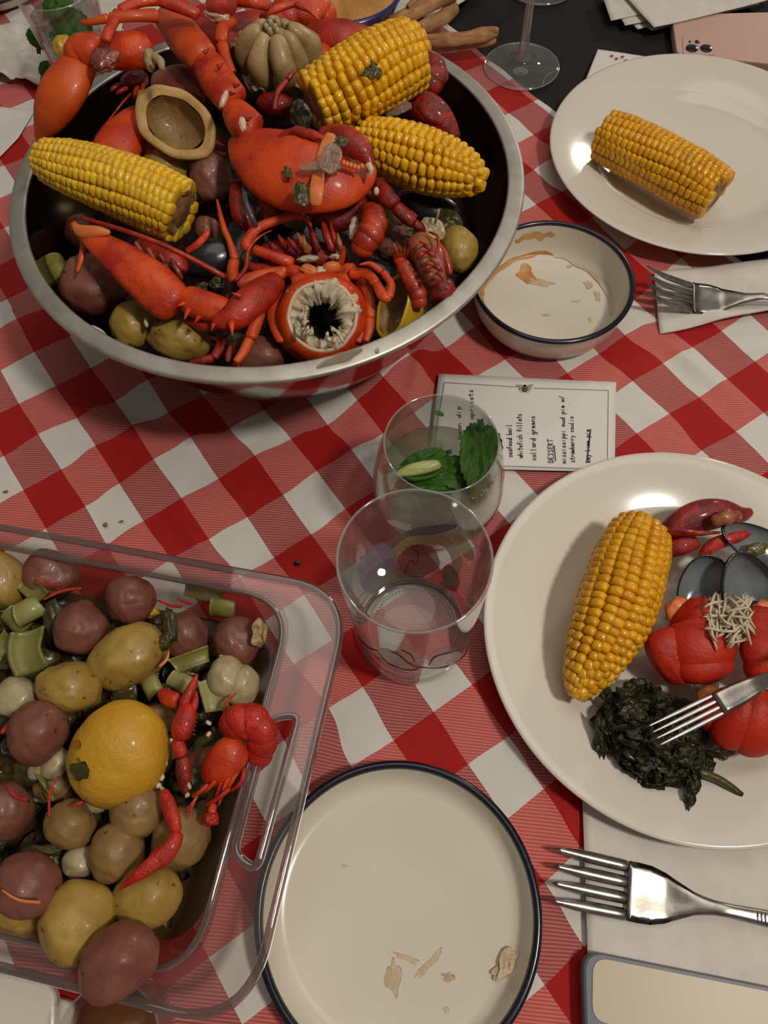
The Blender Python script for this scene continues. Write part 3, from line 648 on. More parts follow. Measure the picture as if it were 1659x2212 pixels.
# big orange claw in the middle with its arm
cb = thing('lobster_claw', W(640, 380, .12), 'broad orange lobster claw with a pale stripe, in the middle of the heap', 'claw')
SW('palm', [(508, 292, .158, 22), (545, 322, .163, 58), (600, 355, .166, 84), (665, 376, .166, 86), (730, 385, .164, 68), (775, 376, .161, 42), (806, 350, .160, 12)], M['lob'], cb, ratio=.42, seg=28, n=44)
SW('movable_finger', [(690, 298, .170, 26), (735, 298, .178, 30), (775, 318, .178, 26), (795, 345, .174, 15), (799, 377, .170, 2)], M['lobred'], cb, ratio=.7, seg=16, n=24)
for k in range(7): BL('claw_tooth', 742+k*8, 352+k*2.6-(6 if k > 4 else 0), .1795-.001*k, 5, 7, 0, M['pale'], cb, rz=5, amp=.1, nu=10, nv=8, label='pale tooth')
SW('finger_tip', [(793, 352, .176, 7), (801, 366, .174, 7), (799, 382, .171, 1)], M['shellwhite'], cb, ratio=.8, label='white claw tip')
SW('pale_stripe', [(722, 288, .187, 16), (704, 320, .182, 15), (690, 365, .1765, 13), (684, 410, .1755, 16), (682, 448, .169, 12)], M['pale'], cb, ratio=.28, seg=14, n=24, label='pale orange stripe of inner shell')
SW('wrist', [(502, 232, .164, 26), (520, 255, .166, 34), (540, 278, .166, 36), (560, 290, .164, 26)], M['lobhot'], cb, ratio=.85, seg=16, lump=.1)
SW('arm_segment', [(442, 128, .166, 30), (465, 165, .168, 37), (490, 200, .168, 38), (512, 225, .167, 32)], M['lobhot'], cb, ratio=.8, seg=16, lump=.08)
SW('arm_segment', [(352, 34, .160, 24), (385, 65, .165, 36), (415, 100, .168, 40), (445, 135, .168, 34)], M['loborg'], cb, ratio=.8, seg=16, lump=.06)
spikes(cb, [(532, 258, .18, 14, -6, 6), (470, 145, .182, 16, -10, 6), (440, 115, .182, 14, -12, 6), (505, 186, .182, 18, -6, 6)], M['lobred'])
for q in ((655, 303, 18, 14, 'bay'), (690, 330, 26, 7, 'dkgreen'), (737, 305, 17, 13, 'bay'), (622, 372, 9, 13, 'dkgreen'), (651, 418, 20, 30, 'bay'), (624, 283, 7, 7, 'dkgreen'), (665, 318, 22, 6, 'dkgreen')):
    PT('leaf_scrap', q[0], q[1], .177 if q[0] != 737 else .190, q[2], q[3], 20 if q[0] != 651 else 0, M[q[4]], tilt=(.1, .1), curl=-.5, bumps=.3, seed=q[0] % 9, th=.0008, edge=.4,
       label={655: 'dark leaf scrap at the top edge of the broad orange claw', 690: 'narrow curled leaf scrap across the broad orange claw', 737: 'olive leaf scrap beside the pale stripe of the broad claw', 622: 'little dark leaf speck on the left of the broad claw', 651: 'oval bay leaf lying on the lower part of the broad claw', 624: 'tiny herb speck at the shoulder of the broad claw', 665: 'thin wet leaf strip near the shoulder of the broad claw'}[q[0]], cat='leaf')
PT('onion_slice', 690, 357, .182, 48, 11, 2, M['onionclr'], tilt=(0, .2), curl=-.2, bumps=.2, seed=3, th=.001, label='clear onion slice draped over the pale stripe of the claw', cat='onion')
PT('onion_slice', 715, 340, .188, 24, 34, -20, M['onionclr'], tilt=(.2, 0), curl=-.3, bumps=.3, seed=7, th=.001, label='second clear onion slice standing at the claw joint', cat='onion')
BL('joint_skin', 484, 214, .180, 7, 20, -20, M['shellwhite'], cb, rz=6, amp=.2, label='white joint skin')
BL('joint_skin', 524, 268, .181, 8, 16, 10, M['shellwhite'], cb, rz=6, amp=.2, label='white joint skin')
SW('shell_crest', [(600, 296, .178, 5), (635, 284, .182, 9), (672, 290, .184, 10), (700, 300, .184, 6)], M['lobred'], cb, lump=.5, lscale=180)
# claw hanging over the left rim
cl = thing('lobster_claw', W(160, 180, .10), 'orange lobster claw hanging outside over the left back rim of the bowl', 'claw')
SW('palm', [(196, 128, .172, 22), (160, 160, .170, 44), (130, 205, .163, 50), (106, 250, .152, 40), (88, 290, .140, 18), (80, 306, .136, 6)], M['loborg'], cl, ratio=.6, seg=22, n=32)
SW('wrist', [(150, 135, .174, 22), (172, 112, .178, 36), (200, 105, .180, 36), (222, 112, .178, 20)], M['lobhot'], cl, ratio=.8, seg=16, lump=.12)
SW('arm_segment', [(222, 118, .174, 24), (255, 112, .178, 38), (300, 108, .178, 39), (330, 108, .175, 28)], M['lobhot'], cl, ratio=.85, seg=18, lump=.06)
BL('torn_membrane', 226, 128, .186, 30, 26, 20, M['pinkflesh'], cl, rz=12, amp=.4, freq=3, seed=4)
# claw behind the left corn
cc_ = thing('lobster_claw', W(270, 300, .10), 'smooth orange claw wedged between the left corn cob and the lemon half', 'claw')
SW('palm', [(318, 236, .140, 18), (290, 262, .142, 36), (265, 300, .142, 48), (240, 345, .138, 48), (222, 380, .132, 30)], M['lob'], cc_, ratio=.6, seg=20, n=26)
SW('movable_finger', [(300, 250, .136, 18), (322, 290, .136, 26), (330, 330, .132, 24), (330, 356, .128, 12)], M['lobred'], cc_, ratio=.6, seg=16)
# red claw at the top right
ct = thing('lobster_claw', W(740, 80, .12), 'red lobster claw behind the highest corn cob next to the garlic head', 'claw')
SW('palm', [(664, 66, .150, 20), (700, 74, .154, 34), (745, 82, .154, 40), (790, 80, .150, 30), (818, 66, .146, 10)], M['lobred'], ct, ratio=.6, seg=18, n=26)
SW('movable_finger', [(668, 100, .152, 14), (690, 112, .152, 22), (716, 108, .150, 12)], M['lobhot'], ct, ratio=.7)
# legs crossing at the top
def legs_thing(label, segs, m, base):
    t = thing('lobster_limb', base, label, 'leg'); leg(t, segs, m); return t
legs_thing('orange lobster leg whose red tip points left over the top left glass', [[(172, 46, .198, 3), (190, 48, .198, 7), (238, 38, .200, 11)], [(232, 40, .199, 12), (290, 34, .198, 13), (345, 34, .192, 16)]], M['loborg'], W(300, 40, .17))
legs_thing('orange lobster leg arching across the very top left of the heap', [[(226, 92, .196, 12), (238, 62, .198, 12), (258, 22, .199, 12)], [(256, 24, .199, 12), (300, 4, .198, 13), (345, -2, .196, 14)], [(338, -2, .196, 14), (390, 14, .192, 15), (432, 34, .186, 12)]], M['lobhot'], W(300, 40, .15))
legs_thing('reddish lobster leg curving down on the left of the garlic head', [[(505, 40, .168, 14), (482, 62, .168, 15), (478, 95, .166, 14)], [(478, 92, .166, 13), (490, 130, .164, 11), (505, 160, .160, 8)]], M['loborg'], W(490, 90, .14))
legs_thing('thin red leg rising left of the highest corn cob', [[(592, 240, .150, 5), (600, 200, .156, 7), (622, 170, .160, 6)], [(620, 172, .160, 6), (632, 158, .162, 5), (640, 150, .162, 2)]], M['lobred'], W(600, 220, .13))
legs_thing('red leg bent between the corn cut end and the black mussel', [[(402, 546, .130, 9), (425, 530, .134, 9), (445, 508, .138, 7), (452, 496, .14, 2)], [(438, 514, .137, 5), (444, 502, .139, 3), (440, 494, .14, 1)]], M['lobhot'], W(420, 530, .11))
legs_thing('small hairy red leg lying on the front rim at the left of the big leg', [[(408, 784, .112, 4), (435, 780, .113, 9), (462, 772, .113, 10)], [(460, 776, .113, 10), (474, 752, .114, 11), (478, 728, .114, 8)]], M['cray'], W(440, 780, .10))
legs_thing('short dark red leg stub beside the front lobster leg', [[(492, 785, .110, 6), (494, 765, .112, 7), (498, 745, .114, 5)], [(500, 788, .108, 9), (520, 792, .108, 8)]], M['cray'], W(495, 775, .1))
tf = thing('lobster', W(520, 90, .1), 'dull red lobster body lying behind the garlic head at the top', 'lobster')
SW('carapace', [(385, 70, .128, 22), (440, 82, .134, 42), (510, 84, .136, 48), (590, 62, .136, 46), (650, 34, .132, 30)], M['lobred'], tf, seg=20, n=30, lump=.1)
tailrings(tf, [(600, 40, .140, 30), (640, 22, .142, 34), (690, 26, .138, 30), (720, 50, .130, 16)], M['lobhot'], 4)
leg(tf, [[(560, 40, .160, 8), (600, 18, .164, 9), (640, 6, .164, 8)], [(636, 8, .164, 8), (668, 22, .162, 6), (690, 44, .158, 3)]], M['lobhot'])
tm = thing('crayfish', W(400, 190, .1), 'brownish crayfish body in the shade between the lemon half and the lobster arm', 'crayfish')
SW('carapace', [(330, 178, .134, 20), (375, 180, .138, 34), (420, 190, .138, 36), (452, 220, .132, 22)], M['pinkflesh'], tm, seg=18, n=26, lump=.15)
SW('carapace_flap', [(560, 220, .134, 16), (600, 225, .138, 26), (640, 228, .134, 14)], M['cray'], tm, seg=16, lump=.2)
pk = thing('lobster_tail', W(470, 30, .15), 'rosy lobster tail piece at the top edge left of the garlic head', 'lobster')
BL('tail_shell', 478, 8, .178, 34, 28, 10, mat('rosy', '#c8503f', '#b53c2c', 30, .35, coat=.3), pk, amp=.12, seed=3)
BL('tail_flesh', 470, 36, .172, 30, 12, -10, M['shellwhite'], pk, rz=14, amp=.3, seed=4)
SW('shell_flap', [(498, 4, .172, 10), (540, 2, .176, 14), (585, 14, .170, 10)], M['lobhot'], pk, lump=.2)
BL('squid_curl', 323, 128, .196, 12, 24, 5, M['clove'], amp=.3, seed=6, label='small cream curl of softened flesh on the upper left lobster arm', cat='scrap')
SW('squid_curl', [(330, 118, .199, 8), (346, 132, .199, 9), (350, 146, .197, 7), (356, 154, .195, 3)], M['clove'], label='cream strand hanging next to the flesh curl on the lobster arm', cat='scrap')
# small crayfish claw with grey stripe
dc = thing('crayfish_claw', W(550, 445, .10), 'dark red crayfish claw with a grey blue stripe beside the broad orange claw', 'claw')
SW('fixed_finger', [(510, 392, .140, 10), (516, 430, .144, 22), (528, 470, .142, 24), (550, 492, .136, 14)], M['cray'], dc, ratio=.7, seg=16)
SW('movable_finger', [(530, 382, .142, 12), (562, 405, .146, 22), (583, 445, .144, 21), (580, 482, .138, 10)], M['cray'], dc, ratio=.7, seg=16)
SW('blue_stripe', [(528, 398, .152, 5), (530, 430, .156, 6), (542, 465, .153, 6), (556, 490, .146, 4)], mat('slate_blue', '#454456', None, rough=.4, coat=.3), dc, ratio=.6, label='grey blue stripe')
SW('pale_tip', [(560, 404, .155, 3), (578, 422, .155, 4), (586, 434, .153, 1)], M['pale'], dc)
SW('finger_hairs', [(498, 396, .143, 3), (520, 388, .146, 6), (540, 390, .147, 3)], M['cray'], dc, lump=.5, lscale=300)

# crayfish builder: abdomen of overlapping shell rings, thorax, fan, legs
ctl = thing('crayfish_tail', W(790, 500, .1), 'curled orange red crayfish tail standing left of the wrinkled red potato', 'crayfish')
tailrings(ctl, [(783, 452, .140, 14), (805, 462, .146, 22), (806, 492, .146, 26), (790, 520, .142, 25), (778, 548, .134, 20)], M['cray2'], 6)
SW('belly', [(770, 462, .138, 8), (764, 490, .136, 10), (760, 520, .132, 8)], M['flesh'], ctl, lump=.4, lscale=200)
bk = thing('crayfish', W(735, 465, .1), 'dark red crayfish body tucked right under the broad orange claw', 'crayfish')
SW('carapace', [(680, 462, .132, 16), (720, 468, .136, 34), (760, 450, .136, 34), (790, 430, .134, 18)], M['cray'], bk, ratio=.8, seg=18)
tailrings(bk, [(790, 432, .132, 20), (815, 412, .132, 18), (830, 396, .130, 12)], M['cray'], 3)
ar = thing('crayfish_claw', W(860, 440, .1), 'thin spiny crayfish arm running from the broad claw toward the tapering corn', 'claw')
SW('arm_segment', [(812, 392, .146, 18), (832, 420, .148, 20), (856, 446, .146, 18)], M['cray'], ar, lump=.15, lscale=150)
SW('arm_segment', [(854, 442, .146, 14), (874, 466, .142, 16), (896, 484, .138, 13)], M['cray'], ar, lump=.15, lscale=150)
SW('pincer', [(892, 480, .138, 10), (908, 492, .134, 11), (918, 505, .130, 3)], M['cray'], ar)
SW('pincer', [(868, 470, .140, 9), (885, 462, .141, 8), (902, 468, .140, 2)], M['cray'], ar)
BL('white_bit', 813, 413, .168, 6, 9, 0, M['flesh'], label='white crumb of meat on the spiny crayfish arm', cat='crumb')
lg = thing('crayfish', W(690, 520, .1), 'crayfish seen from its many brown legs, behind the opened lobster body', 'crayfish')
for k, (x0, y0, x1, y1, w) in enumerate(((694, 468, 720, 545, 9), (712, 478, 736, 545, 6), (668, 480, 690, 545, 8), (640, 500, 672, 545, 8), (620, 510, 650, 548, 7), (728, 500, 742, 550, 6), (600, 505, 622, 540, 7), (655, 505, 664, 548, 6), (580, 520, 610, 552, 8))):
    SW('leg_segment', [(x0, y0, .140, 1.5), ((x0+x1)/2-2, (y0+y1)/2, .137, w), (x1, y1, .130, w*.9)], M['cray2'] if k < 2 else M['belly'] if k % 2 else M['cray'], lg, n=12, seg=8)
SW('carapace', [(560, 545, .118, 18), (620, 548, .120, 30), (700, 552, .120, 28), (752, 560, .118, 14)], M['cray'], lg)
sh = thing('shrimp', W(880, 590, .1), 'thin red shrimp lying along the yellow squeezed lemon half', 'shrimp')
tailrings(sh, [(858, 552, .136, 10), (872, 575, .136, 14), (888, 605, .132, 16), (903, 635, .126, 17), (908, 665, .120, 12)], M['cray2'], 6)
for k in range(4): SW('feeler', [(860+k*6, 560, .138, 3), (856+k*9, 540, .144, 2.5), (848+k*14, 522+k*3, .148, 1)], M['cray2'], sh, n=8, seg=6)
cv = thing('crayfish', W(930, 570, .1), 'crayfish on its back with legs folded, left of the right front yellow potato', 'crayfish')
SW('belly_plate', [(900, 508, .134, 22), (920, 545, .136, 34), (938, 585, .132, 34), (955, 612, .126, 24)], M['belly'], cv, ratio=.6, seg=18, lump=.2, lscale=120)
BL('head', 955, 627, .124, 30, 26, 20, M['cray'], cv, amp=.1, seed=3)
for k in range(5):
    for sgn in (-1, 1):
        x0, y0 = 914+k*7, 528+k*15; SW('folded_leg', [(x0, y0, .152-.002*k, 5), (x0+sgn*13, y0+7, .153-.002*k, 6), (x0+sgn*22, y0+20, .147-.002*k, 3)], M['belly'] if (k+sgn) % 2 else M['cray2'], cv, n=9, seg=8)
SW('shell_flank', [(940, 520, .138, 7), (962, 555, .138, 9), (972, 595, .132, 8)], M['cray2'], cv)
SW('feeler', [(925, 500, .145, 3), (945, 510, .150, 3.5), (946, 535, .150, 4), (932, 552, .150, 4)], M['cray2'], cv, n=14, seg=6)
SW('feeler', [(905, 520, .148, 3), (925, 532, .152, 4), (940, 545, .150, 2)], M['lobhot'], cv, n=12, seg=6)
cu = thing('crayfish_tail', W(925, 160, .1), 'curled glossy red crayfish tail at the back right inside rim of the bowl', 'crayfish')
tailrings(cu, [(906, 138, .126, 18), (926, 140, .132, 26), (936, 162, .134, 28), (926, 184, .130, 24), (908, 194, .124, 14)], M['cray'], 5)
cr = thing('crayfish', W(930, 250, .1), 'dark red crayfish lying behind the tapering corn by the right wall', 'crayfish')
SW('carapace', [(862, 232, .132, 16), (892, 224, .138, 30), (930, 240, .138, 34), (960, 268, .132, 28), (992, 304, .124, 8)], M['cray'], cr, seg=18, n=26)
SW('shell_fold', [(905, 226, .155, 8), (925, 250, .156, 9), (955, 268, .150, 6)], M['cray'], cr)
PT('onion_slice', 862, 230, .156, 30, 15, 20, M['onionclr'], curl=-.4, bumps=.3, seed=5, th=.001, label='clear brown onion piece between the two right corn cobs', cat='onion')
th_ = thing('crayfish', W(330, 560, .1), 'pinkish crayfish half hidden between the left corn cob and the long claw', 'crayfish')
SW('carapace', [(300, 520, .126, 14), (335, 540, .130, 26), (375, 568, .130, 28), (402, 592, .126, 14)], M['lobred'], th_, seg=16, lump=.15)
for k in range(4): SW('leg_segment', [(290+k*26, 518+k*13, .14, 5), (305+k*26, 545+k*13, .136, 6), (318+k*26, 570+k*12, .13, 3)], M['pinkflesh'], th_, n=9, seg=8)
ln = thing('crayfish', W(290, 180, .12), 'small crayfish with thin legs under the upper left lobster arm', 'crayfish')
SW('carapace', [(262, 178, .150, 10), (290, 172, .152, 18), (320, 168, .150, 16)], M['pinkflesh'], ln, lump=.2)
for k, q in enumerate(((238, 198, 262, 180), (250, 205, 278, 188), (290, 215, 300, 185), (312, 205, 312, 180))): SW('leg_segment', [(q[0], q[1], .150, 3), ((q[0]+q[2])/2-4, (q[1]+q[3])/2, .153, 5), (q[2], q[3], .152, 5)], M['lobhot'] if k < 1 else M['lobred'], ln, n=9, seg=8)
SW('antenna', [(285, 200, .152, 3), (262, 225, .150, 3), (235, 260, .145, 2.2), (212, 285, .138, 1.8), (199, 310, .13, 1)], M['lobred'], ln, n=24, seg=6)
rd = random.Random(12); BLG = {'cray': [], 'belly': []}
for k in range(46):   # many thin legs and feelers down in the bowl
    a = rd.uniform(0, 6.28); r0 = rd.uniform(.02, .13); c = BC+Vector((math.cos(a)*r0, math.sin(a)*r0, .108-.25*r0)); d = Vector((rd.uniform(-1, 1), rd.uniform(-1, 1), rd.uniform(-.1, .2))).normalized()*rd.uniform(.010, .022)
    A = catmull([list(c-d), list(c+Vector((0, 0, .004))), list(c+d)], 9); w = rd.uniform(.0015, .0036)
    V, F = sweep(A, np.linspace(w, w*.4, 9), np.linspace(w, w*.4, 9), seg=8); BLG[rd.choice(['cray', 'cray', 'belly'])].append((V, F))

V, F = join(BLG['cray']); sct = mk('shell_scraps', V, F, M['cray'], label='red and brown scraps of shell and feelers down in the broth of the steel bowl', cat='scraps', kind='stuff')
V, F = join(BLG['belly']); mk('brown_scraps', V, F, M['belly'], sct, kind='stuff')

# mussels
def mussel(px, py, z, rx, ry, ang, label, seed=0):
    s = S(px, py, z); X, Y, Zc = camax(ang); t = thing('mussel', W(px, py, z-.012), label, 'mussel')
    for sg in (1, -1):
        V = []; nu, nv = 32, 10
        for j in range(nv+1):
            q = j/nv*math.pi/2
            for i in range(nu):
                a = 2*math.pi*i/nu; e = .72+.28*(.5+.5*math.cos(a)); V.append(W(px, py, z)+X*(rx*s*math.cos(a)*math.cos(q))+Y*(ry*s*e*math.sin(a)*math.cos(q))+Zc*(sg*ry*s*.62*math.sin(q)+sg*.0003))
        F = [(j*nu+i, j*nu+(i+1) % nu, (j+1)*nu+(i+1) % nu, (j+1)*nu+i) for j in range(nv) for i in range(nu)]
        mk('shell', V, F, M['mussel'], t)
    return t
mussel(448, 560, .124, 64, 46, 20, 'closed black mussel in the middle left of the steel bowl', 1)
mussel(925, 452, .112, 74, 44, -15, 'dark closed mussel below the tapering corn cob', 2)
mussel(815, 585, .108, 44, 28, -30, 'black mussel hidden under the right legs of the opened lobster', 3)
mussel(600, 470, .112, 40, 30, 30, 'black mussel under the lobster leg beside the grey striped claw', 4)
# vegetables in the bowl
def celery(px, py, z, dx, dy, hw, label, m='celery', ratio=.45, bend=0, ridges=(9, .05), group=None):
    """a cut length of stalk: crescent cross-section with ribs on the back"""
    nx, ny = -dy, dx; l = math.hypot(dx, dy); nx, ny = nx/l*bend, ny/l*bend
    C = catmull([list(W(px-dx, py-dy, z)), list(W(px+nx, py+ny, z+.002)), list(W(px+dx, py+dy, z))], 10); s_ = S(px, py, z); R = hw*s_*1.08
    T = np.gradient(C, axis=0); T /= np.linalg.norm(T, axis=1)[:, None]; up = np.array(-Fv); V = []; m1, m2 = 18, 8; rl = R_(random.Random(int(px*7+py)).uniform(-40, 40)+(165 if int(px+py) % 3 == 0 else 0))
    for i, (c, t_) in enumerate(zip(C, T)):
        sd = np.cross(t_, up); sd /= np.linalg.norm(sd); nn = np.cross(sd, t_); sd, nn = sd*math.cos(rl)+nn*math.sin(rl), nn*math.cos(rl)-sd*math.sin(rl)
        sh = .18*R*(i/9-.5)
        for k in range(m1+1):
            a = R_(-82+164*k/m1); r = R*(1+.035*math.cos(k*math.pi)); V.append(c+sd*(r*math.sin(a))+nn*(r*(math.cos(a)-.62)*.72)+t_*sh*math.sin(a)*2)
        for k in range(m2+1):
            a = R_(76-152*k/m2); r = R*.66; V.append(c+sd*(r*1.25*math.sin(a))+nn*(r*(math.cos(a)*.58)-R*.44)+t_*sh*math.sin(a)*2)
    q = m1+m2+2; F = [(i*q+k, i*q+(k+1) % q, (i+1)*q+(k+1) % q, (i+1)*q+k) for i in range(9) for k in range(q)]
    def capf(o, rev):
        out = [];
        for k in range(m1):
            a, b = o+k, o+k+1; c1 = o+m1+1+m2-int(k*m2/m1); c2 = o+m1+1+m2-int((k+1)*m2/m1)
            f = (a, b, c2, c1) if c1 != c2 else (a, b, c1); out.append(f[::-1] if rev else f)
        return out
    F += capf(0, False)+capf(9*q, True)
    return mk('celery_piece', V, F, M[m], label=label, cat='celery', group=group)
celery(124, 574, .105, 14, 22, 20, 'celery chunk at the left wall of the steel bowl')
celery(836, 466, .132, 36, 14, 15, 'celery sliver lying over the wrinkled red potato', 'celpale')
celery(640, 470, .118, 26, 8, 22, 'celery piece in the dark gap below the broad claw')
BL('celery_piece', 512, 735, .098, 22, 16, 0, M['celery'], label='celery bit in the gap above the front rim', cat='celery', amp=.2)
PT('onion_slice', 935, 490, .128, 30, 22, -30, M['onion'], curl=-.4, bumps=.3, seed=2, th=.002, label='cream onion square above the right front yellow potato', cat='onion')
PT('bay_leaf', 972, 474, .118, 32, 22, -40, M['bay'], curl=-.4, bumps=.3, seed=6, label='bay leaf in the shade near the right front yellow potato', cat='leaf')
SW('twig', [(938, 486, .130, 2.5), (945, 466, .138, 3), (950, 448, .142, 2)], M['garlic'], label='thin woody stem sticking up by the onion square', cat='stem', n=8, seg=8)
PT('bay_leaf', 650, 243, .148, 24, 34, 15, M['bay'], curl=-.5, bumps=.3, seed=8, label='dark leaf under the left end of the highest corn cob', cat='leaf')
PT('bay_leaf', 800, 148, .1905, 27, 19, -12, M['bay'], tilt=(0, .1), curl=-.35, bumps=.4, seed=12, th=.0009, edge=.4, label='curled bay leaf scrap on top of the highest corn cob', cat='leaf')
BL('peppercorn', 752, 142, .1885, 6, 8, 20, M['bay'], label='dark peppercorn on the highest corn cob', cat='peppercorn', nu=14, nv=10)
SW('antenna_piece', [(792, 78, .186, 2), (820, 92, .190, 2.2), (850, 104, .190, 2.2), (875, 112, .188, 2)], M['lobred'], label='fine red feeler lying across the highest corn cob', cat='feeler', n=14, seg=6)
BL('peppercorn', 366, 398, .164, 10, 8, 0, M['bay'], label='dark peppercorn at the cut end of the left corn cob', cat='peppercorn', nu=14, nv=10)
PT('onion_slice', 385, 405, .1635, 26, 12, 10, M['lemony'], curl=-.3, bumps=.4, seed=3, th=.001, edge=.5, label='torn yellow onion skin on the cut end of the left corn cob', cat='onion')
PT('foil_bit', 215, 715, .108, 20, 5, -35, M['flesh'], bumps=.3, th=.0008, label='white onion skin strip at the front left wall of the bowl', cat='scrap')
for k, (px, py) in enumerate(((470, 610), (430, 625), (355, 590), (670, 470), (700, 485), (880, 500), (530, 560))):
    PT('dark_leaf', px, py, .118, 20+k*2, 12, k*40, M['dkgreen'], curl=-.5, bumps=.5, seed=k, th=.0008, edge=.4, label=['dark leaf under the arm joint of the long claw', 'dark leaf below the middle black mussel', 'dark leaf between the large red potato and the long claw', 'dark leaf just below the oval bay leaf', 'dark leaf among the brown legs behind the opened lobster', 'dark leaf right of the wrinkled red potato', 'dark leaf beside the bent legs left of the opened lobster'][k], cat='leaf')

# ------------------------------------------------------------------ glass oven dish
du = Vector((.967, -.254, 0)).normalized(); dv = Vector((.254, .967, 0)).normalized()
def D(u, v, z=0): p = du*u+dv*v; return Vector((p.x, p.y, z))
od = thing('oven_dish', D(-.25, .045, 0), 'clear glass oven dish of potatoes, celery, lemon and crayfish', 'dish')
def drect(u0, u1, v0, v1, r, bul=0, n=10):
    P = rpoly([D(u0, v0), D(u1, v0), D(u1, v1), D(u0, v1)], r, n); out = []
    for p in P:
        q = Vector((p.x, p.y, 0)); v = q.dot(dv); u = q.dot(du); w = 1-((v-(v0+v1)/2)/((v1-v0)/2))**2
        if u > u1-.02: q = q+du*bul*max(w, 0)
        elif u < u0+.02: q = q-du*bul*max(w, 0)
        out.append(Vector((q.x, q.y)))
    # densify long sides
    o2 = []
    for i, p in enumerate(out):
        q = out[(i+1) % len(out)]; m = max(1, int((q-p).length/.012))
        for k in range(m): o2.append(p.lerp(q, k/m))
    return o2
ou = drect(-.44, -.072, -.076, .166, .036, .006); inn = drect(-.405, -.104, -.062, .152, .034, 0)
slot = rpoly([D(-.099, .002), D(-.084, -.004), D(-.082, .084), D(-.099, .078)], .007, 6)
V, F = curve_mesh([ou, inn, slot], .0535, .0016, .0008); mk('flange', V, F, M['pyrex'], od)
def loop_tube(pts, z, r, seg=8):
    V = []; n = len(pts)
    for i in range(n):
        a, b = pts[i-1], pts[(i+1) % n]; t = (b-a).normalized(); nn = Vector((t.y, -t.x)); p = pts[i]
        for k in range(seg):
            an = 2*math.pi*k/seg; V.append(Vector((p.x+nn.x*r*math.cos(an), p.y+nn.y*r*math.cos(an), z+r*math.sin(an))))
    F = [(i*seg+k, ((i+1) % n)*seg+k, ((i+1) % n)*seg+(k+1) % seg, i*seg+(k+1) % seg) for i in range(n) for k in range(seg)]
    return V, F
V, F = loop_tube(ou, .0535, .0026); mk('rim_edge', V, F, M['bead'], od)
V, F = loop_tube(inn, .0545, .0018); mk('inner_rim_edge', V, F, M['bead'], od)
V, F = loop_tube(slot, .0535, .0026); mk('handle_edge', V, F, M['bead'], od)
def scaled(poly, d):
    c = D(-.2545, .045).xy; out = []
    for p in poly:
        q = Vector((p.x, p.y, 0)); u = q.dot(du)+.2545; v = q.dot(dv)-.045; ku = 1-d/.15; kv = 1-d/.107; r = D(-.2545+u*ku, .045+v*kv); out.append(r.xy)
    return out
n = len(inn); V = []; lev = [(.0535, 0), (.040, .004), (.025, .008), (.014, .011), (.007, .016), (.0045, .024)]
for z, d in lev:
    for p in scaled(inn, d): V.append(Vector((p.x, p.y, z)))
F = [(i*n+k, i*n+(k+1) % n, (i+1)*n+(k+1) % n, (i+1)*n+k) for i in range(len(lev)-1) for k in range(n)]+[tuple((len(lev)-1)*n+k for k in range(n))]
mk('wall', V, F, M['pyrex'], od)
V2 = []
for z, d in [(.0535, -.0035), (.040, .0005), (.025, .0045), (.013, .0075), (.004, .013), (.0005, .022)]:
    for p in scaled(inn, d): V2.append(Vector((p.x, p.y, z)))
mk('outer_wall', V2, F, M['pyrex'], od)
# bed of cooked leaves and scraps inside
rd = random.Random(9); parts = []
for k in range(620):
    u = rd.uniform(-.385, -.132); v = rd.uniform(-.035, .128); e = max(0, min((-.12-u)/.03, (v+.05)/.03, (.142-v)/.03, 1))
    c = D(u, v, .008+rd.random()*.026*e); a = rd.uniform(0, 6.28); t1 = Vector((rd.uniform(-.5, .5), rd.uniform(-.5, .5), 1)).normalized(); X = Vector((math.cos(a), math.sin(a), 0)); X = (X-t1*X.dot(t1)).normalized()
    parts.append(patch(c, (X, t1.cross(X), t1), rd.uniform(.006, .013), rd.uniform(.004, .008), curl=-.5, bumps=.5, seed=k, th=.0008, rings=2, seg=9, edge=.5))
V, F = join(parts); mk('cooked_greens', V, F, M['bed'], label='dark cooked greens and broth scraps covering the bottom of the glass dish', cat='greens', kind='stuff')
jp = scaled(inn, .0105); V = [Vector((p.x, p.y, .0145)) for p in jp]+[Vector((p.x, p.y, .0052)) for p in scaled(inn, .0165)]; n = len(jp)
F = [tuple(range(n))]+[(k, (k+1) % n, n+(k+1) % n, n+k) for k in range(n)]+[tuple(n+k for k in range(n))[::-1]]
mk('pan_juice', V, F, M['juice'], smooth=False, label='thin brown juice pooled on the bottom of the glass dish', cat='juice')
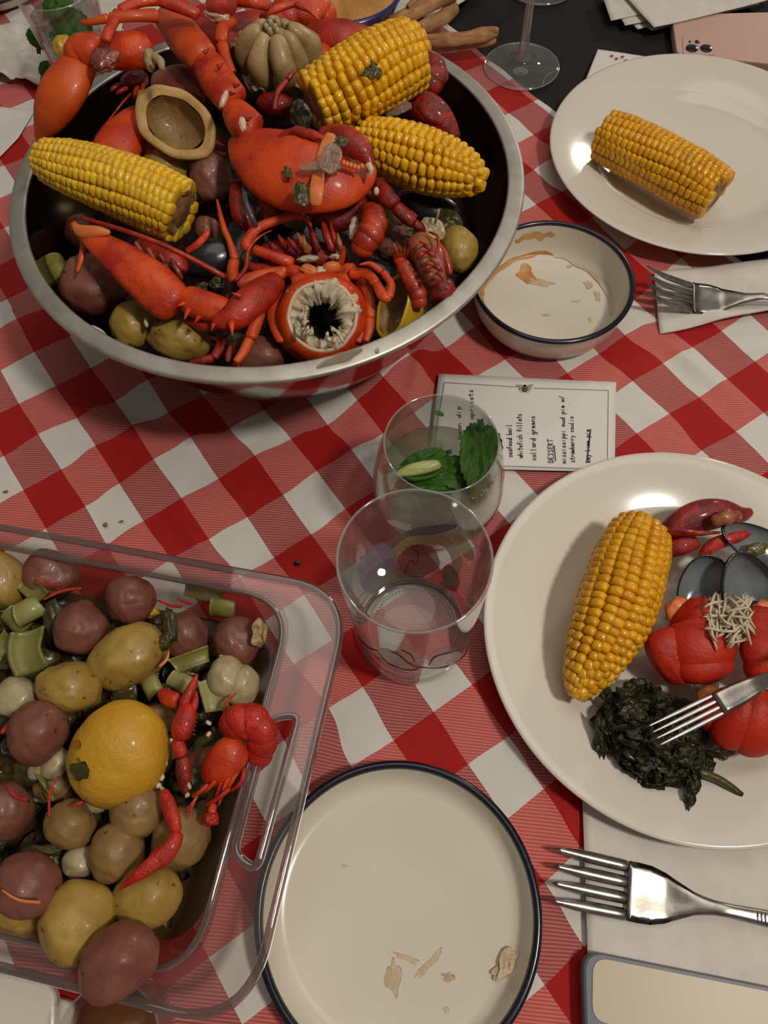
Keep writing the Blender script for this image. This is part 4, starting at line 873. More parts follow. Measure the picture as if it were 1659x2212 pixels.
for a in (
 ('r', 110, 1240, .036, 60, 54, -10, 'red potato nearest the back left of the glass dish, a red leg across it', 31),
 ('y', 6, 1252, .040, 48, 62, 10, 'yellow potato cut by the left photo edge at the back of the glass dish', 32),
 ('r', 281, 1296, .040, 53, 53, 20, 'round red potato touching the back wall of the glass dish', 33),
 ('r', 175, 1357, .052, 57, 57, 0, 'smooth round red potato with two dark eyes above the short yellow one', 34),
 ('y', 279, 1418, .052, 90, 64, 30, 'long yellow potato, largest in the glass dish, a green pod at its end', 35),
 ('y', 150, 1486, .056, 72, 54, -8, 'yellow potato with dark pits between the long one and the lemon', 36),
 ('r', 84, 1581, .060, 62, 70, -20, 'glossy red potato left of the lemon half', 37),
 ('r', 400, 1372, .036, 50, 54, 0, 'red potato behind the green pod in the glass dish', 38),
 ('r', 510, 1388, .036, 50, 56, 10, 'red potato at the back right corner with a papery onion skin', 39),
 ('b', 152, 1782, .046, 55, 50, -10, 'brownish potato with two dimples below the lemon half', 40),
 ('b', 298, 1752, .050, 58, 56, 20, 'brown potato touching the lower right of the lemon half', 41),
 ('b', 254, 1842, .047, 62, 62, 0, 'peeled looking brown potato left of the bent red claw', 42),
 ('b', 390, 1810, .036, 64, 68, -20, 'brown potato by the right wall under the bent red claw', 43),
 ('r', 18, 1752, .046, 50, 62, 0, 'red potato at the left photo edge level with the lower lemon edge', 44),
 ('r', 60, 1912, .062, 74, 64, -32, 'large red potato at the lower left with a thin orange feeler on it', 45),
 ('y', 44, 1966, .036, 62, 44, -10, 'yellow potato showing under the large lower left red one', 46),
 ('y', 172, 1992, .054, 80, 82, 40, 'big pale yellow potato with dark dimples low in the glass dish', 47),
 ('y', 318, 1936, .046, 72, 66, 10, 'dented yellow potato by the lower right corner of the glass dish', 48),
 ('r', 255, 2076, .068, 92, 72, 36, 'big red potato resting on the near rim of the glass dish', 49),
 ('r', 440, 1650, .030, 60, 46, 60, 'dull red potato deep between the two red claws', 50),
 ('b', 340, 1560, .026, 50, 44, 0, 'brown potato buried at the right of the lemon half', 51),
 ('b', 120, 1690, .026, 50, 44, 0, 'brown potato buried at the left of the lemon half', 52),
): potato(*a)
# lemon half, cut side down
s = S(258, 1632, .066); lh = thing('lemon_half', W(255, 1632, .03), 'plump orange yellow lemon half, cut side down, in the middle of the glass dish', 'lemon')
V, F = blob(W(257, 1632, .060), camax(68), (120*s, 106*s, 86*s), amp=.05, freq=1.2, seed=3, nu=48, nv=32, dents=((Vector((-.55, .5, .66)).normalized(), .06, .015),)); mk('rind', V, F, M['lemon'], lh)
for q in ((191, 1590, 11, 9), (203, 1700, 8, 7), (197, 1618, 4, 4)):
    c = W(257, 1632, .060); s2 = S(257, 1632, .060); X, Y, Zc = camax(0); dx = q[0]-257; dy = 1632-q[1]; h = 86*math.sqrt(max(0, 1-(dx*dx+dy*dy)/(112**2)))
    V, F = patch(c+X*dx*s2+Y*dy*s2+Zc*(h*s2+.0004), ((X+Zc*.35).normalized(), Y, (Zc-X*.5).normalized()), q[2]*s2, q[3]*s2, bumps=.1, th=.001, edge=.1); mk('brown_spot', V, F, mat('rind_spot', '#9a5d15', None, rough=.4), lh, label='brown spot in the rind')
PT('leaf_piece', 170, 1668, .082, 23, 23, 30, M['dkgreen'], tilt=(-.25, 0), curl=-.1, bumps=.05, edge=.5, seed=3, label='square olive leaf piece stuck to the left side of the lemon half', cat='leaf')
# red crayfish claw beside lemon
c1 = thing('crayfish_claw', W(395, 1600, .05), 'slim red crayfish claw pointing up along the right side of the lemon half', 'claw')
SW('movable_finger', [(427, 1455, .074, 2), (416, 1480, .074, 9), (402, 1510, .073, 12), (395, 1530, .071, 10)], M['crayhot'], c1)
SW('fixed_finger', [(423, 1492, .070, 4), (420, 1520, .071, 9), (412, 1540, .070, 9)], M['crayhot'], c1)
SW('palm', [(404, 1520, .072, 14), (400, 1550, .073, 23), (392, 1580, .072, 23), (386, 1600, .070, 14)], M['crayhot'], c1, ratio=.75, seg=16)
SW('wrist', [(382, 1592, .069, 12), (387, 1615, .069, 17), (396, 1637, .067, 14)], M['crayhot'], c1, lump=.15)
SW('arm_segment', [(393, 1632, .066, 13), (396, 1665, .064, 17), (400, 1695, .060, 14), (402, 1720, .058, 5)], M['cray'], c1)
SW('side_joint', [(388, 1515, .066, 16), (362, 1508, .064, 18), (346, 1492, .062, 10)], M['lobhot'], c1, lump=.15)
for k in range(6): SW('hair', [(420+k*-1, 1540+k*9, .074, 2.5), (428-k, 1543+k*9, .074, .6)], M['crayhot'], c1, n=5, seg=5)
c2 = thing('crayfish_claw', W(350, 1830, .05), 'bent red crayfish claw with its long pointed tip resting on brown potatoes', 'claw')
SW('arm_segment', [(352, 1706, .066, 9), (362, 1735, .068, 17), (376, 1775, .068, 15), (380, 1800, .066, 12)], M['crayhot'], c2, ratio=.7)
SW('palm', [(385, 1795, .066, 13), (374, 1822, .067, 18), (350, 1850, .067, 22), (325, 1868, .067, 20)], M['crayhot'], c2, ratio=.7)
SW('long_finger', [(348, 1852, .068, 20), (312, 1880, .069, 16), (282, 1902, .068, 10), (256, 1923, .066, 2)], M['crayhot'], c2, ratio=.6)
# whole crayfish curled
c3 = thing('crayfish', W(510, 1650, .03), 'whole red crayfish with its tail curled, resting by the right wall of the glass dish', 'crayfish')
tailrings(c3, [(498, 1585, .064, 22), (510, 1566, .069, 34), (540, 1556, .071, 34), (564, 1578, .069, 30), (566, 1608, .062, 28), (556, 1638, .053, 24), (542, 1655, .046, 16)], M['crayhot'], 7)
SW('carapace', [(528, 1605, .060, 28), (500, 1628, .062, 40), (472, 1660, .058, 38), (450, 1690, .052, 20)], M['lobhot'], c3, seg=20, n=26)
SW('belly_gap', [(545, 1610, .058, 8), (549, 1630, .054, 9), (546, 1648, .048, 6)], M['belly'], c3, lump=.3)
for k, q in enumerate(([(500, 1655), (478, 1690), (462, 1740)], [(515, 1650), (490, 1688), (470, 1745)], [(528, 1640), (505, 1680), (482, 1720)], [(530, 1655), (520, 1690), (495, 1712)], [(452, 1692), (430, 1712), (412, 1722)], [(480, 1670), (448, 1705), (438, 1712)], [(500, 1700), (470, 1725), (440, 1742)])):
    SW('walking_leg', [(q[0][0], q[0][1], .060, 6), (q[1][0], q[1][1], .060, 5), (q[2][0], q[2][1], .054, 3)], M['lobhot'] if k % 3 else M['crayhot'], c3, n=12, seg=8)
BL('claw_stub', 455, 1768, .056, 18, 16, 20, M['crayhot'], c3, amp=.3, seed=5)
SW('claw_arm', [(462, 1735, .056, 8), (458, 1755, .057, 9), (468, 1782, .054, 4)], M['lobhot'], c3)
for k in range(3): SW('feeler', [(432, 1708, .056, 2.5), (412, 1738+k*6, .056, 2), (392+k*6, 1756+k*9, .054, 1)], M['lobhot'], c3, n=8, seg=5)
# celery, onions and others in the dish
celery(482, 1320, .042, 26, 4, 24, 'light green celery half moon by the back right wall of the glass dish', ratio=.6, ridges=(5, .04))
celery(412, 1424, .048, 38, -14, 17, 'ribbed celery stick lying behind the white onion', ratio=.6)
celery(462, 1500, .050, 10, 36, 24, 'pale ribbed celery stick standing below the white onion', 'celpale', ratio=.5, ridges=(11, .06))
celery(395, 1478, .044, 28, 16, 20, 'celery chunk left of the white onion', 'celpale')
celery(68, 1408, .050, 6, 44, 32, 'curved celery slice at the left of the smooth round red potato', bend=12, ratio=.45)
celery(60, 1318, .052, 26, -14, 24, 'celery cube on top of the leaves at the back left', 'celpale')
celery(72, 1272, .044, 22, 20, 20, 'celery stick next to the red potato at the back left', )
celery(34, 1345, .040, 22, 22, 22, 'celery lump under the celery cube')
celery(320, 1476, .044, 14, 26, 20, 'pale celery piece just above the lemon half', 'celpale')
celery(440, 1282, .034, 40, 10, 14, 'thin celery strip along the back wall of the dish', )
celery(100, 1700, .044, 16, 26, 20, 'limp celery piece at the left of the lemon half')
celery(10, 1400, .036, 14, 20, 20, 'celery piece cut by the left photo edge', )
on = thing('onion', W(505, 1475, .02), 'small peeled white onion with a split, by the right wall of the glass dish', 'onion')
BL('layer', 492, 1466, .050, 42, 48, 20, M['onion'], on, amp=.12, seed=2, dents=((Vector((.3, .9, .3)).normalized(), .15, .05),))
BL('layer', 522, 1482, .048, 38, 46, -15, M['onion'], on, amp=.1, seed=3)
SW('pointed_top', [(482, 1430, .050, 12), (478, 1420, .051, 7), (474, 1414, .051, 2)], M['onion'], on, n=8)
for k, a in enumerate(((36, 1506, .046, 50, 44, 0, 'glassy white onion half at the left photo edge'), (120, 1650, .046, 38, 28, 50, 'limp pale onion piece left of the lemon half'), (172, 1862, .040, 36, 34, 0, 'greenish garlic clove between the brown potatoes'), (210, 1740, .040, 30, 14, 0, 'thin onion strip below the lemon half'), (88, 1660, .044, 30, 22, 30, 'translucent onion scrap below the glossy red potato'), (345, 1640, .038, 26, 36, 0, 'onion piece tucked behind the red claw'))):
    BL('onion_piece', *a[:6], M['onion'], label=a[6], cat='onion', amp=.14, freq=1.6, seed=k+4)
PT('onion_skin', 560, 1368, .056, 18, 34, -10, M['shellwhite'] if False else M['garlic'], curl=.5, bumps=.6, seed=3, th=.0006, edge=.5, label='papery onion skin standing at the back right corner of the dish', cat='onion')
for k, a in enumerate(((368, 1352, .064, 15, 36, 8, 'rolled green pod at the end of the long yellow potato'), (356, 1386, .062, 14, 22, -30, 'small olive leaf roll under the green pod'), (116, 1340, .046, 22, 40, 10, 'dark leaf roll behind the smooth round red potato'), (30, 1425, .040, 34, 20, 20, 'dark wilted leaf at the left photo edge'), (440, 1620, .040, 24, 50, -30, 'dark leaf between red claw and crayfish'), (420, 1690, .040, 22, 40, 20, 'dark leaf under the tip of the slim claw'), (90, 1838, .046, 44, 12, 0, 'dark green stem above the large lower left red potato'), (60, 1668, .040, 30, 30, 10, 'dark leaf under the glossy red potato'), (360, 1500, .036, 26, 20, -30, 'dark leaf above the red claw joint'))):
    BL('green_leaf', *a[:6], M['dkgreen'], label=a[6], cat='leaf', rz=9, amp=.35, freq=2, seed=k)
for k, q in enumerate(([(72, 1252), (100, 1262), (135, 1266)], [(90, 1298), (125, 1280), (160, 1272), (178, 1272)], [(338, 1296), (370, 1308), (395, 1310)], [(382, 1292), (400, 1300), (416, 1303)], [(0, 1586), (22, 1566), (40, 1556)], [(127, 1675), (108, 1712), (106, 1770)], [(150, 1745), (165, 1738), (180, 1732)], [(365, 1406), (360, 1425), (342, 1442)], [(512, 1496), (492, 1515), (482, 1545)], [(0, 1920), (40, 1944), (92, 1950)], [(12, 1700), (35, 1722), (60, 1730)])):
    w = 9 if k == 4 else 3.5; zz = {9: .084, 8: .066}.get(k, .060 if k < 4 else .066)
    SW('crayfish_scrap', [(a, b, zz, w if i else w*.5) for i, (a, b) in enumerate(q)], M['crayhot'] if k not in (7, 9) else M['pale'], n=14, seg=8, cat='leg',
       label=['orange red leg across the back left red potato', 'thin red leg with an orange knob beside the back left red potato', 'red leg behind the long yellow potato', 'short orange leg joint by the back wall', 'thick red leg at the left photo edge under the white onion half', 'thin orange leg hanging left of the lemon half', 'small red leg bit below the lemon half', 'curled orange shell bit at the end of the long yellow potato', 'fine orange feeler crossing the white onion', 'fine orange feeler on the large lower left red potato', 'small red leg near the left edge potato'][k])
V, F = join([SWg([(x, y, z, 4), (x+dx, y+dy, z+.001, 5), (x+2*dx, y+2*dy, z, 3)], n=7, seg=6, lump=.6, lscale=400) for x, y, z, dx, dy in ((360, 1640, .056, -1, 8), (352, 1672, .056, -3, 8), (345, 1700, .056, 6, 6), (406, 1690, .062, 3, 8), (408, 1712, .06, -4, 6), (446, 1556, .056, 5, 6), (452, 1580, .056, -2, 6), (345, 1690, .056, -3, 7))])
mk('crab_meat', V, F, M['flesh'], label='shreds of white shellfish meat around the slim red claw', cat='meat', kind='stuff')
BL('lemon_wedge', 330, 1322, .034, 16, 12, 30, M['lemyel'], label='bit of yellow lemon peel behind the long yellow potato', cat='lemon', amp=.2)

# ------------------------------------------------------------------ plates
def plate_prof(R0, h, well, rimw):
    return [(0, .004), (well*.8, .004), (well*.93, .0055), (well, .0105), (well*1.04, .0125), (R0*.93, h-.002), (R0*.985, h-.0002), (R0, h-.0006), (R0*1.002, h-.0016), (R0*.985, h-.003), (R0*.9, h-.0055), (well*1.0, .006), (well*.9, .002), (well*.85, .0), (well*.8, .0), (well*.78, .002), (0, .002)]
for c, R0, lab in (((.3152, .6153, 0), .1378, 'large white dinner plate with one corn cob, beside the pink phone'), ((.1985, .1507, 0), .1362, 'large white dinner plate with corn, shellfish and dark greens')):
    V, F = lathe(c, Z, plate_prof(R0, .022, R0*.68, 0), 128); mk('dinner_plate', V, F, M['white'], label=lab, cat='plate')
# corn on plates
corn([(1306, 292, .032, 50), (1350, 312, .033, 56), (1430, 352, .034, 58), (1500, 392, .034, 59), (1548, 420, .033, 54)], 18, 'corn cob alone on the white plate by the pink phone', M['corndeep'], 5, 13)
corn([(1384, 1148, .034, 62), (1366, 1200, .036, 78), (1330, 1310, .037, 84), (1292, 1400, .034, 70), (1262, 1462, .030, 46), (1246, 1500, .028, 20)], 19, 'corn cob tapering toward the viewer on the plate with dark greens', M['corndeep'], 6, 17, end1=False, tip=True)
# plate 2 food
pc = thing('crayfish', W(1520, 1150, .015), 'dark red crayfish lying on its side above the open mussels on the plate', 'crayfish')
SW('carapace', [(1420, 1168, .028, 14), (1462, 1140, .034, 32), (1512, 1116, .038, 36), (1560, 1108, .038, 30), (1600, 1112, .034, 18), (1626, 1104, .032, 8)], M['cray'], pc, seg=20, n=30)
for k in range(5): SW('belly_rib', [(1440+k*10, 1148+k*2, .050, 3.5), (1478+k*12, 1146+k*1.5, .054, 4), (1520+k*10, 1158-k*2, .050, 3)], M['cray2'] if k % 2 else M['cray'], pc, n=10, seg=8)
SW('brown_belly', [(1535, 1128, .050, 12), (1568, 1118, .054, 16), (1600, 1112, .050, 10)], M['belly'], pc, lump=.4, lscale=200)
SW('claw_arm', [(1440, 1190, .032, 16), (1475, 1180, .036, 18), (1510, 1170, .036, 12)], M['cray'], pc, lump=.2)
SW('pincer', [(1512, 1222, .026, 3), (1522, 1195, .032, 12), (1548, 1174, .036, 15), (1590, 1160, .038, 13), (1632, 1144, .036, 6)], M['crayhot'], pc, lump=.1)
def open_shell(name, px, py, z, rx, ry, ang, tilt, label, meat=False):
    s = S(px, py, z); X, Y, Zc = camax(ang); Zc = (Zc+X*tilt[0]+Y*tilt[1]).normalized(); X = (X-Zc*X.dot(Zc)).normalized(); Y = Zc.cross(X)
    t = thing('mussel_shell', W(px, py, z-.01), label, 'mussel')
    def dome(k, m, nm, dz):
        V = []; nu, nv = 36, 9
        for j in range(nv+1):
            q = j/nv*math.pi/2
            for i in range(nu):
                a = 2*math.pi*i/nu; e = .68+.32*(.5+.5*math.cos(a)); V.append(W(px, py, z)+X*(rx*s*k*math.cos(a)*math.cos(q))+Y*(ry*s*k*e*math.sin(a)*math.cos(q))-Zc*(ry*s*.5*k*math.sin(q)-dz))
        F = [(j*nu+i, j*nu+(i+1) % nu, (j+1)*nu+(i+1) % nu, (j+1)*nu+i) for j in range(nv) for i in range(nu)]; mk(nm, V, F, m, t)
    dome(1, M['mussel'], 'outer_shell', 0); dome(.93, M['pearl'], 'pearl_lining', .0003)
    V = []; nu = 36
    for k, dz in ((1, 0), (1.0, .0008), (.93, .0008), (.93, .0003)):
        for i in range(nu):
            a = 2*math.pi*i/nu; e = .68+.32*(.5+.5*math.cos(a)); V.append(W(px, py, z)+X*(rx*s*k*math.cos(a))+Y*(ry*s*k*e*math.sin(a))+Zc*dz)
    F = [(j*nu+i, j*nu+(i+1) % nu, (j+1)*nu+(i+1) % nu, (j+1)*nu+i) for j in range(3) for i in range(nu)]; mk('shell_edge', V, F, M['mussel'], t)
    if meat: BL('mussel_meat', px+meat[0], py+meat[1], z+.002, 26, 14, 20, M['meat'], t, rz=10, amp=.3)
    return t
open_shell('mussel_shell', 1512, 1262, .030, 70, 52, 58, (-.1, .1), 'open mussel shell half, pearly grey inside, above the upper lobster tail')
open_shell('mussel_shell', 1620, 1276, .038, 88, 76, -70, (.0, .05), 'large open mussel shell half left of the photo edge, bluish grey inside')
open_shell('mussel_shell', 1640, 1180, .040, 92, 50, -28, (0, .15), 'open mussel shell with olive meat under the crayfish at the photo edge', meat=(-8, 8))
M['tailred'] = mat('lobster_tail_red', '#bd2a0b', '#981505', 30, .5, bump=.35, bscale=110, coat=0, spec=.35)
def lt(label, path, n, base, ratio, extra=()):
    t = thing('lobster_tail', base, label, 'lobster'); tailrings(t, path, M['tailred'], n, ratio=ratio, nm='shell_plate')
    for k, a in enumerate(extra): BL('side_plate', *a[:6], M['tailred'], t, rz=a[6], amp=.12, freq=1.6, seed=k+3, nu=36, nv=24, e=.85)
    for k, q in enumerate((path[0], path[-1])): BL('tail_meat', q[0], q[1], q[2], q[3]*.8, q[3]*.8, 0, M['flesh'] if k else M['pale'], t, rz=q[3]*ratio*.7, amp=.2, seed=k)
    return t
lt('red lobster tail chunk right of the tapering corn on the plate', [(1470, 1322, .030, 40), (1500, 1345, .033, 58), (1512, 1385, .035, 66), (1520, 1440, .031, 58), (1522, 1468, .026, 40)], 3, W(1487, 1390, .01), .55, ((1452, 1418, .031, 46, 66, 35, 30),))
lt('red lobster tail chunk below the fork at the edge of the photo', [(1535, 1508, .028, 34), (1560, 1530, .031, 56), (1600, 1552, .034, 66), (1650, 1560, .033, 64), (1700, 1550, .028, 50)], 4, W(1600, 1550, .01), .55)
lt('red lobster shell part between shredded cabbage and photo edge', [(1650, 1320, .030, 30), (1656, 1365, .034, 48), (1662, 1420, .034, 54), (1672, 1470, .028, 44)], 3, W(1650, 1400, .01), .55)
rd = random.Random(5); parts = []
for k in range(90):
    x, y = 1535+rd.random()*85, 1300+rd.random()*85; a = rd.uniform(0, 3.14); l = rd.uniform(18, 36); z = .040+rd.random()*.010
    parts.append(SWg([(x-l*math.cos(a), y-l*math.sin(a), z, 2.5), (x+rd.uniform(-6, 6), y+rd.uniform(-6, 6), z+.003, 3.2), (x+l*math.cos(a), y+l*math.sin(a), z, 2)], n=7, seg=6))
V, F = join(parts); mk('shredded_cabbage', V, F, M['flesh'], label='heap of pale shredded cabbage on the lobster shells', cat='salad', kind='stuff')
parts = [blob(W(1422, 1592, .012), (Vector((1, 0, 0)), Vector((0, 1, 0)), Z), (.030, .027, .013), amp=.5, freq=3, seed=4)]; rd = random.Random(8)
for k in range(120):
    a = rd.uniform(0, 6.28); q = math.sqrt(rd.random()); x = 1420+116*q*math.cos(a)+24*math.sin(a); y = 1592+104*q*math.sin(a); z = .013+.024*(1-q*q)+rd.uniform(-.002, .003)
    s = S(x, y, z); t1 = Vector((rd.uniform(-.6, .6), rd.uniform(-.6, .6), 1)).normalized(); b = rd.uniform(0, 6.28); X = Vector((math.cos(b), math.sin(b), 0)); X = (X-t1*X.dot(t1)).normalized()
    parts.append(patch(W(x, y, z), (X, t1.cross(X), t1), rd.uniform(30, 50)*s*(1-.35*q), rd.uniform(18, 34)*s*(1-.35*q), curl=rd.uniform(-.9, .2), bumps=.6, freq=4, seed=k, th=.0009, rings=6, seg=22, edge=.4))
V, F = join(parts); gr = mk('collard_greens', V, F, M['collard'], label='dark wilted heap of collard greens at the front of the plate', cat='greens', kind='stuff')
SW('collard_stalk', [(1500, 1665, .020, 10), (1545, 1680, .018, 9), (1575, 1698, .016, 9), (1602, 1718, .014, 7)], M['dkgreen'], label='thick green stem poking out of the collard greens', cat='greens', cap1='flat', n=12)
for k, q in enumerate(((1545, 1580, 44, 14, -15), (1560, 1628, 34, 12, 10), (1498, 1712, 16, 38, -20), (1310, 1500, 20, 10, 60), (1300, 1590, 16, 44, 0))):
    PT('collard_shred', q[0], q[1], .022, q[2], q[3], q[4], M['collard'], curl=-.5, bumps=.7, seed=k+20, th=.0008, edge=.7, cat='greens',
       label=['dark leaf shred reaching over the lower lobster tail', 'dark leaf point below the lower lobster tail', 'dark leaf tip at the near end of the greens', 'crinkled leaf tip under the corn tip', 'thin leaf shred on the left side of the greens'][k])
PT('sauce_smear', 1655, 1712, .0115, 26, 40, 0, M['residue'], flat=True, bumps=.05, th=.0008, edge=.6, seed=4, label='orange brown sauce smear on the plate at the photo edge', cat='sauce')

# ------------------------------------------------------------------ enamel plate and dish
en = thing('enamel_plate', (-.006, -.006, 0), 'empty round enamel plate with dark blue rim at the bottom of the photo', 'plate')
eR, eh = .0831, .020
V, F = lathe((-.006, -.006, 0), Z, [(0, .003), (eR*.80, .003), (eR*.865, .0042), (eR*.90, .008), (eR*.93, .0135), (eR*.941, eh-.002)], 128); mk('inside', V, F, M['enamel'], en)
V, F = lathe((-.006, -.006, 0), Z, [(eR*.940, eh-.0022), (eR*.950, eh-.0004), (eR*.972, eh+.0004), (eR, eh-.0006), (eR*1.003, eh-.002), (eR*.99, eh-.003), (eR*.96, eh-.0028)], 128, close=True); mk('blue_rim', V, F, M['navy'], en, label='dark blue rim')
V, F = lathe((-.006, -.006, 0), Z, [(eR*.98, eh-.0025), (eR*.96, .012), (eR*.93, .004), (eR*.85, .0002), (0, .0002)], 128); mk('outside', V, F, M['enamel'], en)
for k, q in enumerate(((1100, 2075, 38, 14, 52, .0065), (1082, 2100, 26, 10, 30, .005), (968, 2110, 12, 10, 0, .0035), (925, 2085, 40, 8, 40, .0033), (850, 2110, 14, 30, 0, .0033), (745, 1870, 5, 3, 0, .0035), (965, 2180, 5, 5, 0, .0035), (880, 2070, 30, 6, -20, .0033))):
    PT('food_scrap', q[0], q[1], q[5], q[2], q[3], q[4], M['residue2'], en if k > 2 else None, flat=True, bumps=.5 if k < 3 else .02, th=.0015 if k < 3 else .0003, edge=.8, seed=k, cat='scrap' if k < 3 else None,
       label=['largest cream food scrap at the right lip of the empty enamel plate', 'cream food scrap just left of the largest one on the enamel plate', 'small separate cream crumb on the floor of the enamel plate'][k] if k < 3 else None)
ds = thing('enamel_dish', (.1513, .4502, 0), 'small deep enamel dish with dark blue rim, sauce scraped inside', 'dish')
sR, sh_ = .067, .035; sc = (.1513, .4502, 0)
V, F = lathe(sc, Z, [(0, .004), (sR*.76, .004), (sR*.84, .0055), (sR*.89, .012), (sR*.92, .023), (sR*.934, sh_-.0022)], 112); mk('inside', V, F, M['enamel'], ds)
V, F = lathe(sc, Z, [(sR*.932, sh_-.0022), (sR*.945, sh_-.0002), (sR*.972, sh_+.0004), (sR, sh_-.0006), (sR*1.003, sh_-.002), (sR*.985, sh_-.003), (sR*.95, sh_-.0028)], 112, close=True); mk('blue_rim', V, F, M['navy'], ds, label='dark blue rim')
V, F = lathe(sc, Z, [(sR*.98, sh_-.0025), (sR*.965, .022), (sR*.94, .012), (sR*.88, .004), (sR*.80, .0004), (0, .0004)], 112); mk('outside', V, F, M['enamel'], ds)
def wall_smear(a0, a1, z0, z1, m, seed, nm='sauce_smear', grp='sauce scrapes in the enamel dish', lab='orange sauce scrape on the inner wall of the enamel dish'):
    prof = [(sR*.66, .0040), (sR*.76, .0040), (sR*.84, .0055), (sR*.89, .012), (sR*.92, .023), (sR*.934, sh_-.0022)]; pr = np.array(prof)
    V = []; n, mm = 40, 6
    for i in range(n+1):
        t = i/n; a = R_(a0+(a1-a0)*t); wv = math.sin(math.pi*t)**.5*(.75+.5*noise.noise(Vector((t*7, seed, 0))))
        for j in range(mm+1):
            q = z0+(z1-z0)*(.5+(j/mm-.5)*wv)+.10*noise.noise(Vector((t*5, seed+3, 0))); r = np.interp(q, np.linspace(0, 1, 6), pr[:, 0]); h = np.interp(q, np.linspace(0, 1, 6), pr[:, 1]); V.append(Vector((sc[0]+(r-.0005)*math.cos(a), sc[1]+(r-.0005)*math.sin(a), h+.0006)))
    F = [(i*(mm+1)+j, (i+1)*(mm+1)+j, (i+1)*(mm+1)+j+1, i*(mm+1)+j+1) for i in range(n) for j in range(mm)]
    mk(nm, V, F, m, ds, label=lab)
wall_smear(78, 112, .72, .88, M['residue'], 1, lab='orange sauce streak high on the back inner wall of the enamel dish', grp=None)
wall_smear(75, 175, .30, .50, M['residue'], 2, lab='long orange sauce ring around the back left of the enamel dish floor', grp=None)
wall_smear(160, 205, .28, .62, M['residue'], 3, lab='thick orange sauce scrape at the left of the enamel dish', grp=None)
wall_smear(-20, 75, .22, .42, M['residue2'], 4, lab='pale brown cream scrape around the right of the enamel dish', grp=None)
for k, q in enumerate(((1140, 592, 20, 22, 10), (1165, 610, 30, 8, -15), (1270, 615, 8, 12, 0), (1290, 640, 6, 16, 0), (1245, 650, 8, 4, 0), (1180, 680, 8, 4, 0), (1230, 575, 5, 4, 0), (1275, 690, 5, 8, 0))):
    PT('sauce_spot', q[0], q[1], .0044, q[2], q[3], q[4], M['residue2'] if k else M['residue'], ds, flat=True, bumps=.03, th=.0003, edge=.8, seed=k)

# ------------------------------------------------------------------ drinking glasses
def arcpatch(parent, c, rf, a0, z0, da, dz, m, nm, seed=0, n=24, lab=None):
    V = [Vector((0, 0, 0))]; rings = 4; V = []
    for i in range(rings+1):
        for k in range(n):
            t = 2*math.pi*k/n; e = (i/rings)*(1+.12*noise.noise(Vector((math.cos(t), math.sin(t), seed)))); a = R_(a0+da*e*math.cos(t)); z = z0+dz*e*math.sin(t); r = rf(z)+.0003
            V.append(Vector((c[0]+r*math.cos(a), c[1]+r*math.sin(a), z)))
    F = [(i*n+k, i*n+(k+1) % n, (i+1)*n+(k+1) % n, (i+1)*n+k) for i in range(rings) for k in range(n)]; return mk(nm, V, F, m, parent, label=lab)
tc = (.0152, .1668, 0); TH = .13
def trad(z): return .0395+.0042*(z/TH)**1.0
tg = thing('tumbler', tc, 'clear printed tumbler with a thick base, nearest of the glasses, by the plate with greens', 'glass')
prof = [(0, .0), (.036, .0), (.0385, .002)]+[(trad(z), z) for z in np.linspace(.006, TH-.001, 14)]
V, F = lathe(tc, Z, prof, 96); mk('outer_wall', V, F, M['glass'], tg)
prof = [(trad(z)-.0018, z) for z in np.linspace(TH-.001, .014, 12)]+[(.034, .0115), (.028, .010), (0, .0095)]
V, F = lathe(tc, Z, prof, 96); mk('inner_wall', V, F, M['glass'], tg)
V, F = lathe(tc, Z, [(trad(TH)-.0018, TH-.001), (trad(TH)-.0014, TH), (trad(TH)-.0004, TH), (trad(TH), TH-.001)], 96); mk('lip', V, F, M['glass2'], tg)
for r, z, w in ((.0350, .0110, .0012), (.0300, .0104, .0009), (.0362, .0016, .0014)):
    V, F = lathe(tc, Z, [(r+w*math.cos(a), z+w*math.sin(a)) for a in np.linspace(0, 2*math.pi, 9)[:-1]], 96, close=True); mk('base_ring', V, F, M['bead'] if w > .001 else M['glass2'], tg)
V = []; F = []
for k in range(64):
    a = 2*math.pi*k/64; b = blob(Vector((tc[0]+.0268*math.cos(a), tc[1]+.0268*math.sin(a), .0108)), (Vector((1, 0, 0)), Vector((0, 1, 0)), Vector((0, 0, 1))), (.0007, .0007, .0006), nu=6, nv=4); n0 = len(V); V += b[0]; F += [tuple(i+n0 for i in q) for q in b[1]]
mk('base_beading', V, F, M['ice'], tg, kind='stuff')
def on_wall(px, py, far=True):
    d = (Fv+(px-829.5)/FPX*Rc-(py-1106)/FPX*Uc).normalized(); o = CAM-Vector(tc); r = .0415
    for _ in range(4):
        a = d.x**2+d.y**2; b = o.x*d.x+o.y*d.y; c = o.x**2+o.y**2-r*r; t = (-b+(1 if far else -1)*math.sqrt(max(b*b-a*c, 0)))/a; r = trad(max(0, min(TH, CAM.z+d.z*t)))
    p = CAM+d*t; q = Vector((p.x-tc[0], p.y-tc[1], 0)).normalized()*(r+.0003 if not far else r-.0021); return Vector((tc[0]+q.x, tc[1]+q.y, p.z))
